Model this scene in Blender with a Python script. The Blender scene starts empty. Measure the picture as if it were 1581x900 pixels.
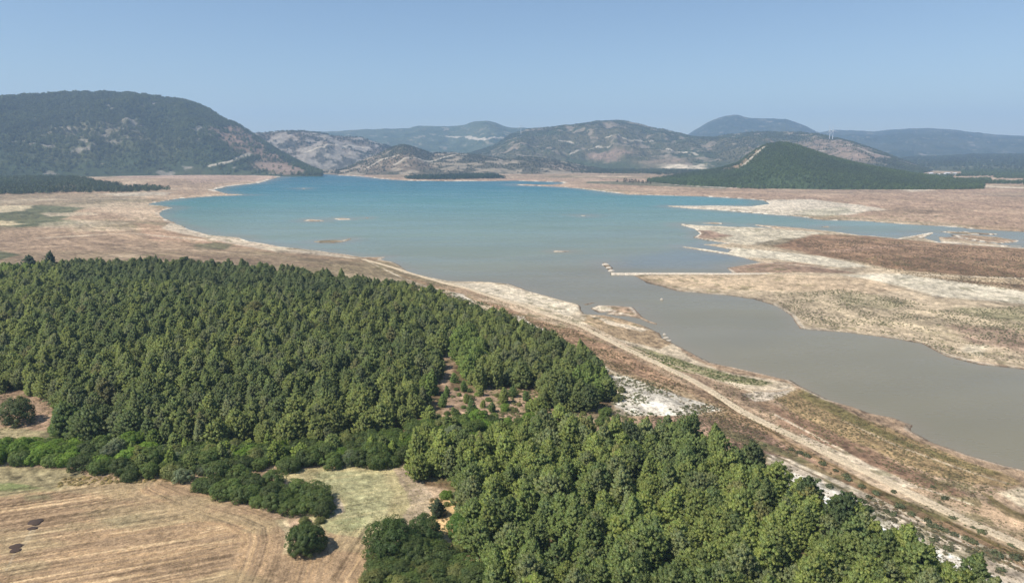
import bpy, math, random
import numpy as np
from mathutils import Vector

# ------------------------------------------------------------------ camera, sky, sun, exposure
S = bpy.context.scene
W0, H0 = 1581.0, 900.0
FPX = 1053.0                      # focal length in photo pixels (24 mm on 36 mm film)
CAMZ = 105.0                      # metres above the lake
PITCH = math.radians(11.7)
cam_d = bpy.data.cameras.new("camera")
cam_d.sensor_width = 36.0
cam_d.lens = FPX / W0 * 36.0
cam_d.clip_start = 1.0
cam_d.clip_end = 90000.0
cam = bpy.data.objects.new("camera", cam_d)
S.collection.objects.link(cam)
cam.location = (0, 0, CAMZ)
cam.rotation_euler = (math.radians(90) - PITCH, 0, 0)
S.camera = cam

SUN_EL, SUN_AZ = math.radians(55), math.radians(-112)      # azimuth clockwise from +Y (view direction)
sv = Vector((math.sin(SUN_AZ) * math.cos(SUN_EL), math.cos(SUN_AZ) * math.cos(SUN_EL), math.sin(SUN_EL)))
wd = bpy.data.worlds.new("World")
S.world = wd
wd.use_nodes = True
wn = wd.node_tree
bg = wn.nodes["Background"]
sky = wn.nodes.new("ShaderNodeTexSky")
sky.sky_type = 'NISHITA'
sky.sun_disc = False
sky.sun_elevation = SUN_EL
sky.sun_rotation = SUN_AZ
sky.altitude = 200
sky.air_density = 1.0
sky.dust_density = 0.2
sky.ozone_density = 3.0
wn.links.new(sky.outputs[0], bg.inputs[0])
bg.inputs[1].default_value = 0.107
sl = bpy.data.lights.new("sun", 'SUN')
sl.energy = 5.0
sl.angle = math.radians(0.5)
sl.color = (1.0, 0.925, 0.81)
sun = bpy.data.objects.new("sun", sl)
S.collection.objects.link(sun)
sun.rotation_euler = (-sv).to_track_quat('-Z', 'Y').to_euler()
S.view_settings.view_transform = 'Standard'
S.view_settings.look = 'None'
S.view_settings.exposure = 0.13
S.view_settings.gamma = 1.0
S.view_settings.use_curve_mapping = False
S.cycles.max_bounces = 5
S.cycles.diffuse_bounces = 3
S.cycles.glossy_bounces = 2
S.cycles.transmission_bounces = 3
S.cycles.volume_bounces = 2
S.cycles.use_denoising = True
S.render.filter_size = 1.15
HAZE_DENSITY = 1.0e-4
HAZE_COLOR = (0.47, 0.685, 0.98)

rng = np.random.default_rng(7)
random.seed(7)
COL = S.collection.objects

# ------------------------------------------------------------------ projection between the photo and the world
CP, SP = math.cos(PITCH), math.sin(PITCH)
def ray(px, py):
    a = (np.asarray(px, float) - W0 / 2) / FPX
    b = (H0 / 2 - np.asarray(py, float)) / FPX
    return a, CP + b * SP, -SP + b * CP
def P0(px, py, z=0.0):
    dx, dy, dz = ray(px, py)
    t = (z - CAMZ) / np.minimum(dz, -1e-4)
    return dx * t, dy * t
def proj(x, y, z):
    z = z - CAMZ
    d = y * CP - z * SP
    u = y * SP + z * CP
    return W0 / 2 + FPX * x / d, H0 / 2 - FPX * u / d, d

# ------------------------------------------------------------------ noise
def _hash(ix, iy, seed):
    h = (ix.astype(np.int64) * 374761393 + iy.astype(np.int64) * 668265263 + seed * 1442695041) & 0xffffffff
    h = ((h ^ (h >> 13)) * 1274126177) & 0xffffffff
    h = (h ^ (h >> 16)) & 0xffffffff
    return h.astype(np.float64) / 4294967295.0
def vn(x, y, seed=0):
    ix, iy = np.floor(x), np.floor(y)
    fx, fy = x - ix, y - iy
    fx = fx * fx * (3 - 2 * fx); fy = fy * fy * (3 - 2 * fy)
    a = _hash(ix, iy, seed); b = _hash(ix + 1, iy, seed)
    c = _hash(ix, iy + 1, seed); d = _hash(ix + 1, iy + 1, seed)
    return (a * (1 - fx) + b * fx) * (1 - fy) + (c * (1 - fx) + d * fx) * fy
def fbm(x, y, seed=0, octv=4, gain=0.5):
    s = 0; a = 1; n = 0
    for k in range(octv):
        s = s + a * vn(x * 2 ** k + 17.3 * k, y * 2 ** k - 9.1 * k, seed + k); n += a; a *= gain
    return s / n
def ridged(x, y, seed=0, octv=4):
    s = 0; a = 1; n = 0
    for k in range(octv):
        s = s + a * (1 - np.abs(2 * vn(x * 2 ** k + 5.3 * k, y * 2 ** k - 3.1 * k, seed + k) - 1)); n += a; a *= 0.5
    return s / n
def sstep(a, b, x):
    t = np.clip((x - a) / (b - a), 0, 1)
    return t * t * (3 - 2 * t)

def sdf(poly, x, y, margin=1e9):
    """signed distance to a polygon, positive inside; points farther than margin from its box get -margin"""
    out = np.full(x.shape, -float(margin))
    px, py = np.array(poly, float).T
    m = (x > px.min() - margin) & (x < px.max() + margin) & (y > py.min() - margin) & (y < py.max() + margin)
    X, Y = x[m], y[m]
    if X.size == 0: return out
    d = np.full(X.shape, 1e18); ins = np.zeros(X.shape, bool)
    for i in range(len(px)):
        ax, ay = px[i], py[i]; bx, by = px[(i + 1) % len(px)], py[(i + 1) % len(px)]
        ex, ey = bx - ax, by - ay
        wx, wy = X - ax, Y - ay
        t = np.clip((wx * ex + wy * ey) / (ex * ex + ey * ey + 1e-9), 0, 1)
        d = np.minimum(d, (wx - ex * t) ** 2 + (wy - ey * t) ** 2)
        c = (ay > Y) != (by > Y)
        if ey != 0: ins ^= c & (X < ax + (Y - ay) * ex / ey)
    d = np.sqrt(d)
    out[m] = np.where(ins, d, -d)
    return out
def dline(pts, x, y, margin=1e9):
    out = np.full(x.shape, float(margin))
    P = np.array(pts, float)
    m = (x > P[:, 0].min() - margin) & (x < P[:, 0].max() + margin) & (y > P[:, 1].min() - margin) & (y < P[:, 1].max() + margin)
    X, Y = x[m], y[m]
    d = np.full(X.shape, 1e18)
    for i in range(len(P) - 1):
        ex, ey = P[i + 1] - P[i]; wx, wy = X - P[i, 0], Y - P[i, 1]
        t = np.clip((wx * ex + wy * ey) / (ex * ex + ey * ey + 1e-9), 0, 1)
        d = np.minimum(d, (wx - ex * t) ** 2 + (wy - ey * t) ** 2)
    out[m] = np.sqrt(d)
    return out

# ------------------------------------------------------------------ the lake outline and the terrain height
def wpoly0(pts):
    x, y = P0([p[0] for p in pts], [p[1] for p in pts])
    return list(zip(x, y))
NEAR_SHORE = [(402,282.6),(352,288),(330,293.5),(352,299.5),(382,301),(330,303),(275,307),(246,312),(226,316),(250,318),(268,321),
    (250,326),(245,329.5),(255,338),(268,343),(295,355),(322,363),(369,366.5),(389,373),(436,381),(490,387),(534,393),(561,397),(598,396.5),
    (590,401),(607,405),(619,411),(630,419),(644,424),(694,434),(745,435),(785,438),(818,450),(845,457),(869,464),(890,469),(895,472),
    (897,480),(903,485),(935,487),(960,492),(990,501),(1018,514),(1022,522),(1034,527),(1057,539),(1070,546),(1096,560),(1129,566),
    (1173,576),(1220,587),(1235,596),(1279,617),(1320,628),(1342,637),(1379,644),(1412,656),(1408,665),(1441,683),(1494,701),(1548,717),(1581,724),
    (1700,770),(1900,850),(2500,1060)]
FAR_SHORE = [(2500,800),(1900,640),(1700,590),(1581,570),(1514,563),(1459,550),(1423,530),(1367,521),(1312,514),(1235,508),(1228,499),(1220,486),
    (1191,470),(1165,462),(1129,457),(1048,450),(1022,442),(1000,437),(985,429),(975,424.5),(1000,423.5),(1130,422),(1121,414),(1150,409),(1172,405),(1160,402),(1147,398),
    (1122,393),(1090,388),(1051,381.5),(1052,380),(1090,385),(1124,390),(1129,385.5),(1096,379.5),(1084,377.5),(1121,376),(1088,370.5),(1072,367),(1080,360),(1073,354),(1051,347.5),
    (1052,345.5),(1080,348),(1130,350),(1191,352),(1165,348.5),(1166,346.8),(1220,351),(1283,357),(1331,364),(1350,364.5),(1386,368.5),(1405,365),(1440,358.5),(1442,360),
    (1425,367),(1452,375),(1518,379),(1581,383),(1750,395),(2300,420),(2300,375),(1750,364),(1581,358.5),(1511,354.5),(1475,351),(1400,346.5),(1372,344.5),(1330,341),(1269,340),(1233,334.5),
    (1202,332.5),(1160,329),(1118,325.5),(1068,322.5),(1031,319),(1034,317.8),(1070,318.3),(1102,317.6),(1160,318.5),(1188,315),(1180,310),(1152,307.5),
    (1085,303.5),(1020,302),(968,300.5),(927,295.5),(895,291.5),(867,289),(820,287),(798,286.2),(800,284.8),(850,285.6),(872,283.5),(867,281.5),(796,279.5),(702,280),(635,279.5),(588,276.5),
    (568,273.8),(545,272),(521,271),(524,268.5),(534,266),(541,262.5),(527,259.5),(487,257.6),(482,259),(500,261.5),(511,264),(510,267.3),(496,268.6),
    (470,270),(436,272)]
LAKE = wpoly0(NEAR_SHORE + FAR_SHORE)
ISLANDS = [wpoly0(p) for p in [
    [(911,476),(922,471.5),(950,472),(977,474),(985,482),(993,490),(1003,495),(1017,500),(1014,501.5),(998,497.5),(985,491),(968,488),(950,487),(934,485),(944,481.5),(925,483)],
    [(900,469.8),(915,467.2),(920,467.6),(905,471)],
    [(481,373.5),(495,371.5),(512,370.4),(527,371),(541,368.2),(543,369.3),(532,373.5),(515,375.2),(495,375)],
    [(514,338),(525,337),(542,337.6),(542,339.2),(522,339.6)],
    [(466,341.5),(478,338.5),(490,340),(502,340.2),(500,342),(478,342.3)],
    [(563,336.3),(568,336),(567,337.5)],
    [(465,291.4),(470,290.6),(471,292)],
    [(930,406),(938,406),(946,415),(942,419),(934,412)],
    [(851,388),(860,387),(872,387.5),(882,388),(870,389.3),(855,389.5)],
    [(895,333),(904,332.6),(903,334.2)],
    [(1083,345),(1100,343.6),(1120,345.2),(1110,346.3)],
    [(1268,350),(1277,349.3),(1283,350.4),(1275,351.3)],
    [(1453,358),(1465,357.4),(1480,358.5),(1495,357),(1492,359),(1520,360),(1542,361.5),(1530,363),(1500,362),(1470,361)],
    [(1467,362.3),(1500,363),(1540,366),(1576,372),(1570,374),(1545,376.5),(1515,373),(1480,368)],
    [(1449,366),(1475,366.5),(1500,372),(1545,378),(1581,381),(1520,380),(1452,374)],
    ]]
NEARLAND = wpoly0([(246, 330)] + NEAR_SHORE[11:] + [(2500, 1500), (700, 4000), (-2500, 1500), (-2500, 345)])

def wd_dist(x, y):
    """distance to the water's edge, positive on land"""
    w = sdf(LAKE, x, y)
    for isl in ISLANDS:
        w = np.minimum(w, -sdf(isl, x, y, 400.0))
    return -w
def height(x, y, rough=True, cached=None):
    x = np.atleast_1d(np.asarray(x, float)); y = np.atleast_1d(np.asarray(y, float))
    r = np.hypot(x, y)
    d = wd_dist(x, y) if cached is None else cached
    if rough:
        a = np.clip(r / 500, 0.15, 3.0)
        d = d + a * 3.0 * (fbm(x / 30, y / 30, 3, 3) - 0.5) + a * 1.2 * (fbm(x / 7, y / 7, 5, 2) - 0.5)
    near = sstep(0, 90, sdf(NEARLAND, x, y, 100.0)) * sstep(1100, 500, r)
    top = 2.6 + 9.0 * near
    scale = 70 + 70 * near
    dd = np.maximum(d, 0)
    h = top * (1 - np.exp(-dd / scale)) + 0.35 * sstep(0, 2.0, dd)
    env = sstep(20, 200, dd)
    h = h + env * (near * (4.0 * (fbm(x / 160, y / 160, 11, 3) - 0.5) + 7.0 * np.exp(-(((x + 130) / 200) ** 2 + ((y - 430) / 170) ** 2)))
                   + 2.0 * (fbm(x / 400, y / 400, 12, 3) - 0.5))
    # the low ground the left far wood grows on
    h = h + env * 16 * np.exp(-(((x + 1250) / 700) ** 2 + ((y - 2050) / 420) ** 2))
    h = h + env * 4 * sstep(60, 0, np.abs(sdf(NEARLAND, x, y, 100.0) - 60)) * 0
    h = np.where(d < 0, np.maximum(-4.0, d * 0.08 - 0.12), h)
    return h
def P(px, py):
    """the point of the terrain that a photo pixel shows"""
    px = np.atleast_1d(np.asarray(px, float)); py = np.atleast_1d(np.asarray(py, float))
    z = np.zeros(px.shape)
    for _ in range(7):
        x, y = P0(px, py, z)
        z = 0.4 * z + 0.6 * np.maximum(height(x, y, False), 0)
    x, y = P0(px, py, z)
    return x, y
def wpoly(pts):
    x, y = P([p[0] for p in pts], [p[1] for p in pts])
    return list(zip(x, y))

K = 0.80
def C(r, g, b, k=None):
    """the surface colour that shows as this value in full sun"""
    c = np.array([r, g, b]) / 255.0
    c = np.where(c < 0.04045, c / 12.92, ((c + 0.055) / 1.055) ** 2.4)
    return c * (K if k is None else k)

# ------------------------------------------------------------------ mesh and material helpers
def mesh_np(name, v, quads, cols=None, smooth=True, tris=None):
    me = bpy.data.meshes.new(name)
    v = np.asarray(v, np.float32); quads = np.asarray(quads, np.int32).reshape(-1, 4)
    nt = 0 if tris is None else len(tris)
    me.vertices.add(len(v)); me.vertices.foreach_set("co", v.ravel())
    idx = quads.ravel() if nt == 0 else np.concatenate([quads.ravel(), np.asarray(tris, np.int32).ravel()])
    me.loops.add(len(idx)); me.loops.foreach_set("vertex_index", idx)
    me.polygons.add(len(quads) + nt)
    st = np.arange(len(quads)) * 4
    if nt: st = np.concatenate([st, len(quads) * 4 + np.arange(nt) * 3])
    me.polygons.foreach_set("loop_start", st.astype(np.int32))
    me.update(calc_edges=True)
    me.polygons.foreach_set("use_smooth", np.full(len(me.polygons), smooth))
    for an, c in (cols or {}).items():
        at = me.color_attributes.new(an, 'FLOAT_COLOR', 'POINT')
        c4 = np.ones((len(v), 4), np.float32); c4[:, :3] = c
        at.data.foreach_set("color", c4.ravel())
    me.validate()
    return me
def obj(name, me, mat=None, parent=None, kind=None):
    o = bpy.data.objects.new(name, me); COL.link(o)
    if mat and me is not None and len(me.materials) == 0: me.materials.append(mat)
    if parent: o.parent = parent
    if kind: o['kind'] = kind
    return o
def tag(o, label, cat, group=None):
    o['label'] = label; o['category'] = cat
    if group: o['group'] = group
    return o
def gridq(nr, nc, wrap=False):
    r = np.arange(nr - 1)[:, None]; c = np.arange(nc if wrap else nc - 1)[None, :]
    c2 = (c + 1) % nc
    return np.stack([r * nc + c + 0 * r, r * nc + c2 + 0 * r, (r + 1) * nc + c2, (r + 1) * nc + c], -1).reshape(-1, 4)

def new_mat(name):
    m = bpy.data.materials.new(name); m.use_nodes = True
    nt = m.node_tree
    return m, nt, nt.nodes, nt.links, nt.nodes["Principled BSDF"]
def nd(nt, typ, **kw):
    n = nt.nodes.new(typ)
    for k, v in kw.items(): setattr(n, k, v)
    return n
def simple_mat(name, col, rough=0.85, var=0.15, scale=1.0):
    m, nt, N, L, b = new_mat(name)
    tc = nd(nt, "ShaderNodeTexCoord"); no = nd(nt, "ShaderNodeTexNoise"); no.inputs['Scale'].default_value = scale
    no.inputs['Detail'].default_value = 5
    L.new(tc.outputs['Object'], no.inputs['Vector'])
    mx = nd(nt, "ShaderNodeMixRGB"); mx.blend_type = 'MIX'
    mx.inputs[1].default_value = (*[c * (1 - var) for c in col], 1); mx.inputs[2].default_value = (*[min(1, c * (1 + var)) for c in col], 1)
    L.new(no.outputs[0], mx.inputs[0]); L.new(mx.outputs[0], b.inputs['Base Color'])
    b.inputs['Roughness'].default_value = rough
    return m

def ground_material(name, bump=0.5, fine=True):
    m, nt, N, L, b = new_mat(name)
    at = nd(nt, "ShaderNodeAttribute"); at.attribute_name = "col"
    geo = nd(nt, "ShaderNodeNewGeometry")
    acc = at.outputs['Color']
    hsum = None
    for sc, lo, hi, det in ((3.0, 0.52, 1.48, 6), (0.7, 0.74, 1.26, 5), (0.08, 0.88, 1.12, 4)) if fine else ((0.25, 0.55, 1.45, 5), (0.04, 0.75, 1.25, 5)):
        no = nd(nt, "ShaderNodeTexNoise"); no.inputs['Scale'].default_value = sc; no.inputs['Detail'].default_value = det
        no.inputs['Roughness'].default_value = 0.65
        L.new(geo.outputs['Position'], no.inputs['Vector'])
        mr = nd(nt, "ShaderNodeMapRange"); mr.inputs[1].default_value = 0.3; mr.inputs[2].default_value = 0.7
        mr.inputs[3].default_value = lo; mr.inputs[4].default_value = hi
        L.new(no.outputs[0], mr.inputs[0])
        mu = nd(nt, "ShaderNodeVectorMath"); mu.operation = 'SCALE'
        L.new(acc, mu.inputs[0]); L.new(mr.outputs[0], mu.inputs['Scale'])
        acc = mu.outputs[0]
        if hsum is None: hsum = no.outputs[0]
    L.new(acc, b.inputs['Base Color'])
    b.inputs['Roughness'].default_value = 0.95
    b.inputs['Specular IOR Level'].default_value = 0.15
    bp = nd(nt, "ShaderNodeBump"); bp.inputs['Strength'].default_value = bump; bp.inputs['Distance'].default_value = 0.25 if fine else 5.0
    L.new(hsum, bp.inputs['Height']); L.new(bp.outputs[0], b.inputs['Normal'])
    return m
M_ground = ground_material("dry_ground")
M_hill = ground_material("hill_scrub", 0.8, False)

# ------------------------------------------------------------------ ground: one sheet, its colours are those of the soil and dry plants
def zone_list():
    Z = []
    def z(pts, col, soft=1.0, amt=1.0, n=0.6): Z.append((wpoly(pts), np.array(col), soft, amt, n))
    pink = C(180, 151, 126); tan = C(190, 166, 138); pale = C(222, 208, 184); white = C(224, 212, 190)
    brown = C(150, 120, 98); dbrown = C(122, 96, 80); olive = C(132, 128, 92); green = C(88, 100, 62); mud = C(158, 134, 112)
    # left plain
    z([(-700,300),(60,300),(220,300),(240,320),(0,322),(-700,322)], C(158,144,116), 3, .6, 1)
    z([(0,325),(55,317),(135,321),(118,330),(95,338),(135,347),(20,351),(-60,350),(-60,335)], C(96,104,74), 1.5, .9)
    z([(-60,321),(20,317),(52,317.5),(42,325),(0,329),(-60,330)], C(214,196,160), 1, .9)
    z([(-60,341),(22,341),(38,346),(10,349),(-60,350)], C(222,202,162), 1, .9)
    z([(70,329),(150,326.5),(155,331),(75,334)], C(206,186,156), 1, .8)
    z([(60,345),(120,340),(200,345),(130,352),(50,352)], C(198,180,152), 1.5, .6)
    z([(150,300),(240,297),(262,297),(252,302),(180,303)], C(204,190,166), 1, .8)
    z([(170,312),(240,314),(235,326),(250,340),(200,338),(160,322)], C(206,182,152), 1.5, .6)
    z([(200,345),(270,350),(330,368),(420,380),(480,392),(560,405),(470,398),(360,378),(240,372)], C(196,158,130), 2, .6)
    z([(250,352),(265,344),(330,364),(372,368),(430,382),(500,390),(555,399),(520,397),(440,390),(360,377)], C(222,206,180), .8, .8)
    z([(300,378),(340,374),(362,378),(350,386),(305,386)], C(112,110,82), 1, .9)
    z([(412,383),(440,379),(452,386),(430,391)], C(222,206,176), .8, .9)
    z([(430,385),(520,398),(560,412),(470,404),(420,395)], C(140,122,98), 1.5, .7)
    z([(-700,368),(150,366),(300,380),(420,395),(520,415),(300,408),(-700,402)], C(162,138,114), 3, .6)
    z([(-300,387),(10,388),(36,393),(0,401),(-300,401)], C(96,104,76), 1.2, .9)
    # far plain, north side
    z([(400,266),(560,268),(590,274),(1000,276),(1500,290),(2400,300),(2400,350),(1581,352),(1300,335),(1180,312),(900,290),(560,276)], pink, 2, .75, 1)
    z([(140,262),(200,259),(230,264),(190,268),(140,267)], C(214,190,160), 1, .9)
    z([(20,263),(75,261),(80,266),(20,266)], C(220,200,166), 1, .9)
    z([(170,273),(300,268),(430,269),(400,281),(300,282)], C(196,166,144), 1, .8)
    z([(905,280),(1000,281),(1120,287),(1120,292),(1000,287),(905,283.5)], C(108,108,84), .6, .9)
    z([(1020,284),(1100,288),(1200,291),(1100,290)], C(226,212,190), .5, .8)
    z([(1031,318.5),(1100,316.5),(1190,309.5),(1250,308),(1330,318),(1380,325),(1330,328),(1300,333),(1240,333),(1200,333),(1100,325)], pale, 1.2, .95)
    z([(1240,324),(1300,320),(1325,326),(1270,336),(1240,334)], C(172,168,138), 1, .5)
    z([(1340,322),(1450,325),(1460,330),(1360,329)], C(140,120,96), 1, .6)
    z([(1180,290),(1400,292),(1480,296),(1300,300),(1180,297)], C(168,146,122), 1.5, .6)
    z([(1310,289),(1390,288),(1420,291),(1350,293)], C(104,110,86), .8, .8)
    z([(1380,292),(1400,291),(1440,294),(1400,296)], C(220,205,180), .6, .8)
    z([(1445,285.5),(1500,285.5),(1581,289),(1700,292),(1581,291),(1450,288)], C(216,198,172), .6, .9)
    z([(1500,300),(1581,296),(1900,296),(1900,306),(1560,305)], C(160,142,118), 2, .6)
    # peninsula
    z([(975,422),(1051,346),(1130,350),(1283,357),(1400,366),(1581,382),(2400,412),(2400,640),(1900,640),(1581,570),(1459,550),(1367,521),(1228,508),(1191,470),(1048,450)], C(200,180,150), 2, 1)
    z([(1052,346),(1120,348),(1200,353),(1275,360),(1240,366),(1190,378),(1150,378),(1110,372),(1130,365),(1070,356)], C(214,202,176), 1, .9)
    z([(1160,376),(1210,368),(1260,366),(1240,380),(1190,382)], C(122,108,82), 1, .8)
    z([(1068,355),(1095,356),(1128,364),(1100,369),(1073,370)], C(160,132,112), .7, .9)
    z([(1195,380),(1255,362),(1330,364),(1450,376),(1581,384),(2400,415),(2400,520),(1581,442),(1500,436),(1420,425),(1340,405),(1260,396)], C(156,124,96), 2, .95)
    z([(1240,385),(1330,395),(1450,400),(1581,425),(2000,470),(1581,450),(1440,432),(1360,412),(1290,398)], C(132,106,80), 2, .8)
    z([(1330,370),(1440,375),(1581,392),(1900,410),(1581,402),(1430,385)], C(174,142,112), 1.5, .7)
    z([(1270,386),(1400,378),(1410,380),(1300,390)], C(176,142,120), .5, .6)
    z([(1051,380.5),(1100,384),(1135,382),(1180,386),(1260,395),(1345,412),(1300,414),(1200,400),(1150,398),(1090,388)], C(226,214,188), 1, .95)
    z([(1300,424),(1400,424),(1581,450),(1900,480),(1900,498),(1581,470),(1440,456),(1380,440)], C(228,216,190), 2, .9)
    z([(1345,412),(1420,420),(1581,430),(1581,440),(1420,428)], C(206,184,150), 1.5, .8)
    z([(1121,412),(1150,408),(1175,404),(1230,406),(1322,421.5),(1132,421.5)], C(158,132,110), .8, .95)
    z([(985,427),(1200,424),(1330,430),(1400,448),(1350,455),(1200,450),(1050,444),(1000,435)], C(202,178,146), 1.5, .9)
    z([(1190,455),(1300,446),(1400,462),(1450,478),(1581,472),(1900,500),(1900,600),(1581,545),(1500,535),(1400,515),(1290,488)], C(186,168,138), 3, .8)
    z([(1290,452),(1350,455),(1400,470),(1370,480),(1300,470)], C(146,138,106), 2.5, .6)
    z([(1470,475),(1581,478),(1900,500),(1900,520),(1581,498),(1500,490)], C(134,130,96), 2.5, .7)
    z([(1470,500),(1581,510),(1900,540),(1900,580),(1581,545),(1490,530)], C(156,128,110), 3, .7)
    z([(1480,532),(1520,535),(1500,548),(1480,542)], C(214,200,172), 1.5, .8)
    # the near bank from the water up
    z([(600,410),(650,425),(760,436),(830,455),(900,472),(905,488),(1000,505),(1060,545),(1110,572),(1220,592),(1240,610),(1180,612),(1080,578),(980,540),(880,495),(760,455),(620,420)], C(220,202,172), 1.2, .95)
    z([(700,437),(790,440),(850,462),(900,478),(880,488),(820,470),(740,450)], C(228,214,188), 1.2, .8)
    z([(905,486),(960,492),(1018,516),(1030,530),(1020,540),(980,530),(940,520),(900,498)], C(188,162,128), .8, .95)
    z([(905,487),(960,500),(998,508),(985,512),(940,502)], C(226,208,180), .6, .95)
    z([(938,470),(980,472),(995,490),(1015,500),(990,493),(950,487),(930,484),(948,479)], C(172,146,120), .5, .9)
    z([(914,476),(928,472.5),(944,475),(946,479),(930,482),(918,480)], C(232,216,188), .4, .9)
    z([(950,484),(958,482.5),(968,484),(960,486.5)], C(232,216,188), .4, .9)
    z([(1150,612),(1240,664),(1330,708),(1420,748),(1500,784),(1600,826),(1600,800),(1500,768),(1400,722),(1300,672),(1200,628)], C(160,132,104), 1.2, .75)
    z([(958,538),(985,536),(1050,553),(1110,573),(1160,584),(1192,591),(1170,596),(1110,588),(1040,570),(985,552)], C(142,138,96), 1, .9)
    z([(1192,612),(1235,601),(1290,630),(1380,662),(1450,695),(1540,728),(1581,748),(1550,756),(1440,735),(1340,690),(1250,655)], C(174,148,108), 1.5, .95)
    z([(1240,600),(1330,645),(1420,690),(1540,728),(1530,734),(1400,690),(1300,645),(1235,612)], C(122,118,70), .8, .7)
    z([(1190,625),(1260,655),(1350,695),(1430,735),(1500,765),(1480,775),(1390,745),(1280,690),(1200,655)], C(152,122,98), 1.5, .9)
    z([(1300,700),(1400,740),(1500,775),(1600,800),(1600,835),(1480,785),(1380,745)], C(178,152,122), 1.5, .85)
    z([(1540,762),(1581,755),(1700,790),(1700,830),(1581,785)], C(222,204,172), 1, .95)
    z([(1530,765),(1560,785),(1620,810),(1600,815),(1550,795),(1525,775)], C(126,112,76), .6, .8)
    z([(1150,608),(1215,596),(1225,602),(1190,618),(1165,620)], C(222,206,182), .8, .9)
    z([(1240,672),(1330,712),(1420,752),(1400,752),(1300,712),(1230,680)], C(216,198,170), .8, .8)
    # brown scrub band between the road and the wood
    z([(620,425),(740,462),(900,515),(1050,590),(1130,632),(1260,700),(1400,775),(1581,855),(1800,950),(1800,985),(1581,885),(1380,795),(1200,712),(1020,610),(880,540),(760,490),(640,445)], C(170,142,112), 2, 1)
    z([(760,466),(880,505),(960,545),(1060,598),(1010,590),(900,540),(820,505),(750,478)], C(166,134,106), 1.2, .9)
    z([(1080,600),(1150,645),(1260,700),(1400,775),(1581,855),(1800,950),(1800,965),(1581,870),(1370,780),(1240,715),(1130,655)], C(158,130,100), 1, .95)
    z([(1330,740),(1400,775),(1581,853),(1581,857),(1400,782),(1330,748)], C(108,94,60), .5, .8)
    z([(600,428),(740,465),(830,505),(900,545),(985,590),(980,594),(890,552),(820,514),(730,474),(600,434)], C(214,196,166), .5, .8)
    z([(500,415),(620,430),(720,460),(700,470),(600,445)], C(176,156,126), 1.5, .8)
    z([(985,645),(1110,640),(1190,672),(1270,715),(1210,712),(1110,690),(1010,680)], C(152,124,104), 2, .95)
    z([(900,560),(1000,585),(1120,630),(1120,645),(1000,640),(940,600)], C(190,168,132), 1.5, .6)
    # white banks
    z([(775,485),(812,488),(838,508),(835,524),(812,522),(790,500)], white, .8, .95)
    z([(935,575),(965,580),(1020,600),(1112,632),(1075,640),(1020,642),(920,642),(950,615),(960,600)], C(234,225,206), 1, .92)
    z([(700,452),(722,455),(728,465),(705,464)], white, .8, .95)
    z([(1185,700),(1230,712),(1330,758),(1420,805),(1581,878),(1900,1010),(1900,1100),(1581,960),(1480,915),(1400,860),(1290,800),(1190,745)], C(216,200,176), 1.2, .95)
    z([(1200,722),(1260,740),(1340,785),(1440,845),(1480,880),(1400,865),(1290,800),(1200,752)], C(236,226,208), 1.2, .9)
    z([(1205,728),(1260,742),(1330,775),(1420,826),(1520,880),(1581,912),(1581,940),(1470,895),(1380,845),(1290,795)], C(240,232,216), 1, .8)
    z([(1240,705),(1300,738),(1290,742),(1225,712)], C(128,120,84), .6, .7)
    z([(1110,660),(1200,690),(1250,712),(1235,714),(1180,695),(1105,668)], C(108,112,70), .8, .7)
    z([(1250,745),(1400,815),(1581,885),(1581,900),(1400,828),(1250,755)], C(150,132,110), .8, .5)
    # woods' floors and clearings
    floor = C(118,98,72)
    z([(-500,420),(0,420),(300,416),(500,436),(620,452),(700,474),(770,496),(850,536),(905,566),(945,598),(950,640),(640,665),(500,695),(100,700),(80,620),(-500,612)], floor, 1.5, .9)
    z([(640,665),(870,655),(1070,690),(1215,765),(1340,835),(1520,930),(1700,1040),(1500,1300),(500,1300),(560,905),(600,840),(720,840),(715,760),(640,745)], floor, 1.5, .9)
    z([(682,535),(700,532),(706,570),(700,600),(722,612),(760,598),(835,605),(835,642),(700,668),(655,672),(690,630),(683,590)], C(178,150,124), 1, .95)
    z([(690,540),(704,538),(702,552),(690,552)], C(222,196,166), .6, .95)
    z([(835,625),(960,632),(985,650),(900,660),(830,655)], C(160,142,112), 1, .7)
    z([(-300,608),(0,606),(70,600),(84,628),(122,660),(90,684),(-300,690)], C(170,142,116), 1.2, .95)
    z([(-300,662),(50,660),(100,668),(80,684),(-300,690)], C(158,152,112), 1.5, .8)
    # fields
    z([(-600,758),(0,740),(135,742),(280,735),(330,765),(440,800),(445,845),(500,815),(560,820),(600,840),(560,900),(560,1400),(-600,1400)], C(182,154,121), .6, 1)
    z([(-600,722),(0,720),(120,726),(135,742),(90,755),(0,768),(-600,790)], C(166,154,116), 1, .9)
    z([(-10,748),(12,744),(62,752),(30,757),(8,760),(-20,758)], C(118,140,78), 1, .85)
    z([(30,766),(70,762),(75,772),(40,776)], C(138,142,104), 1.5, .6)
    z([(90,742),(130,735),(140,744),(90,752),(80,750)], C(214,186,142), 1, .8)
    z([(150,800),(230,790),(260,800),(180,812)], C(160,150,118), 2, .5)
    z([(410,730),(500,721),(628,721),(655,745),(672,775),(672,800),(655,835),(600,830),(520,826),(470,800),(510,790),(515,770)], C(192,178,134), .6, 1)
    z([(480,730),(580,728),(610,760),(600,800),(560,818),(520,815),(530,775)], C(176,176,132), 2, .7)
    z([(628,722),(655,745),(675,775),(672,805),(650,832),(615,818),(632,780),(630,760),(600,725)], C(182,160,138), .8, .9)
    z([(498,768),(520,770),(530,790),(505,806)], C(206,188,170), 1, .8)
    z([(490,800),(560,800),(570,815),(510,825)], C(158,162,116), 1.5, .6)
    z([(665,770),(712,765),(722,790),(712,830),(670,825)], C(206,172,124), .8, .95)
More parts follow.
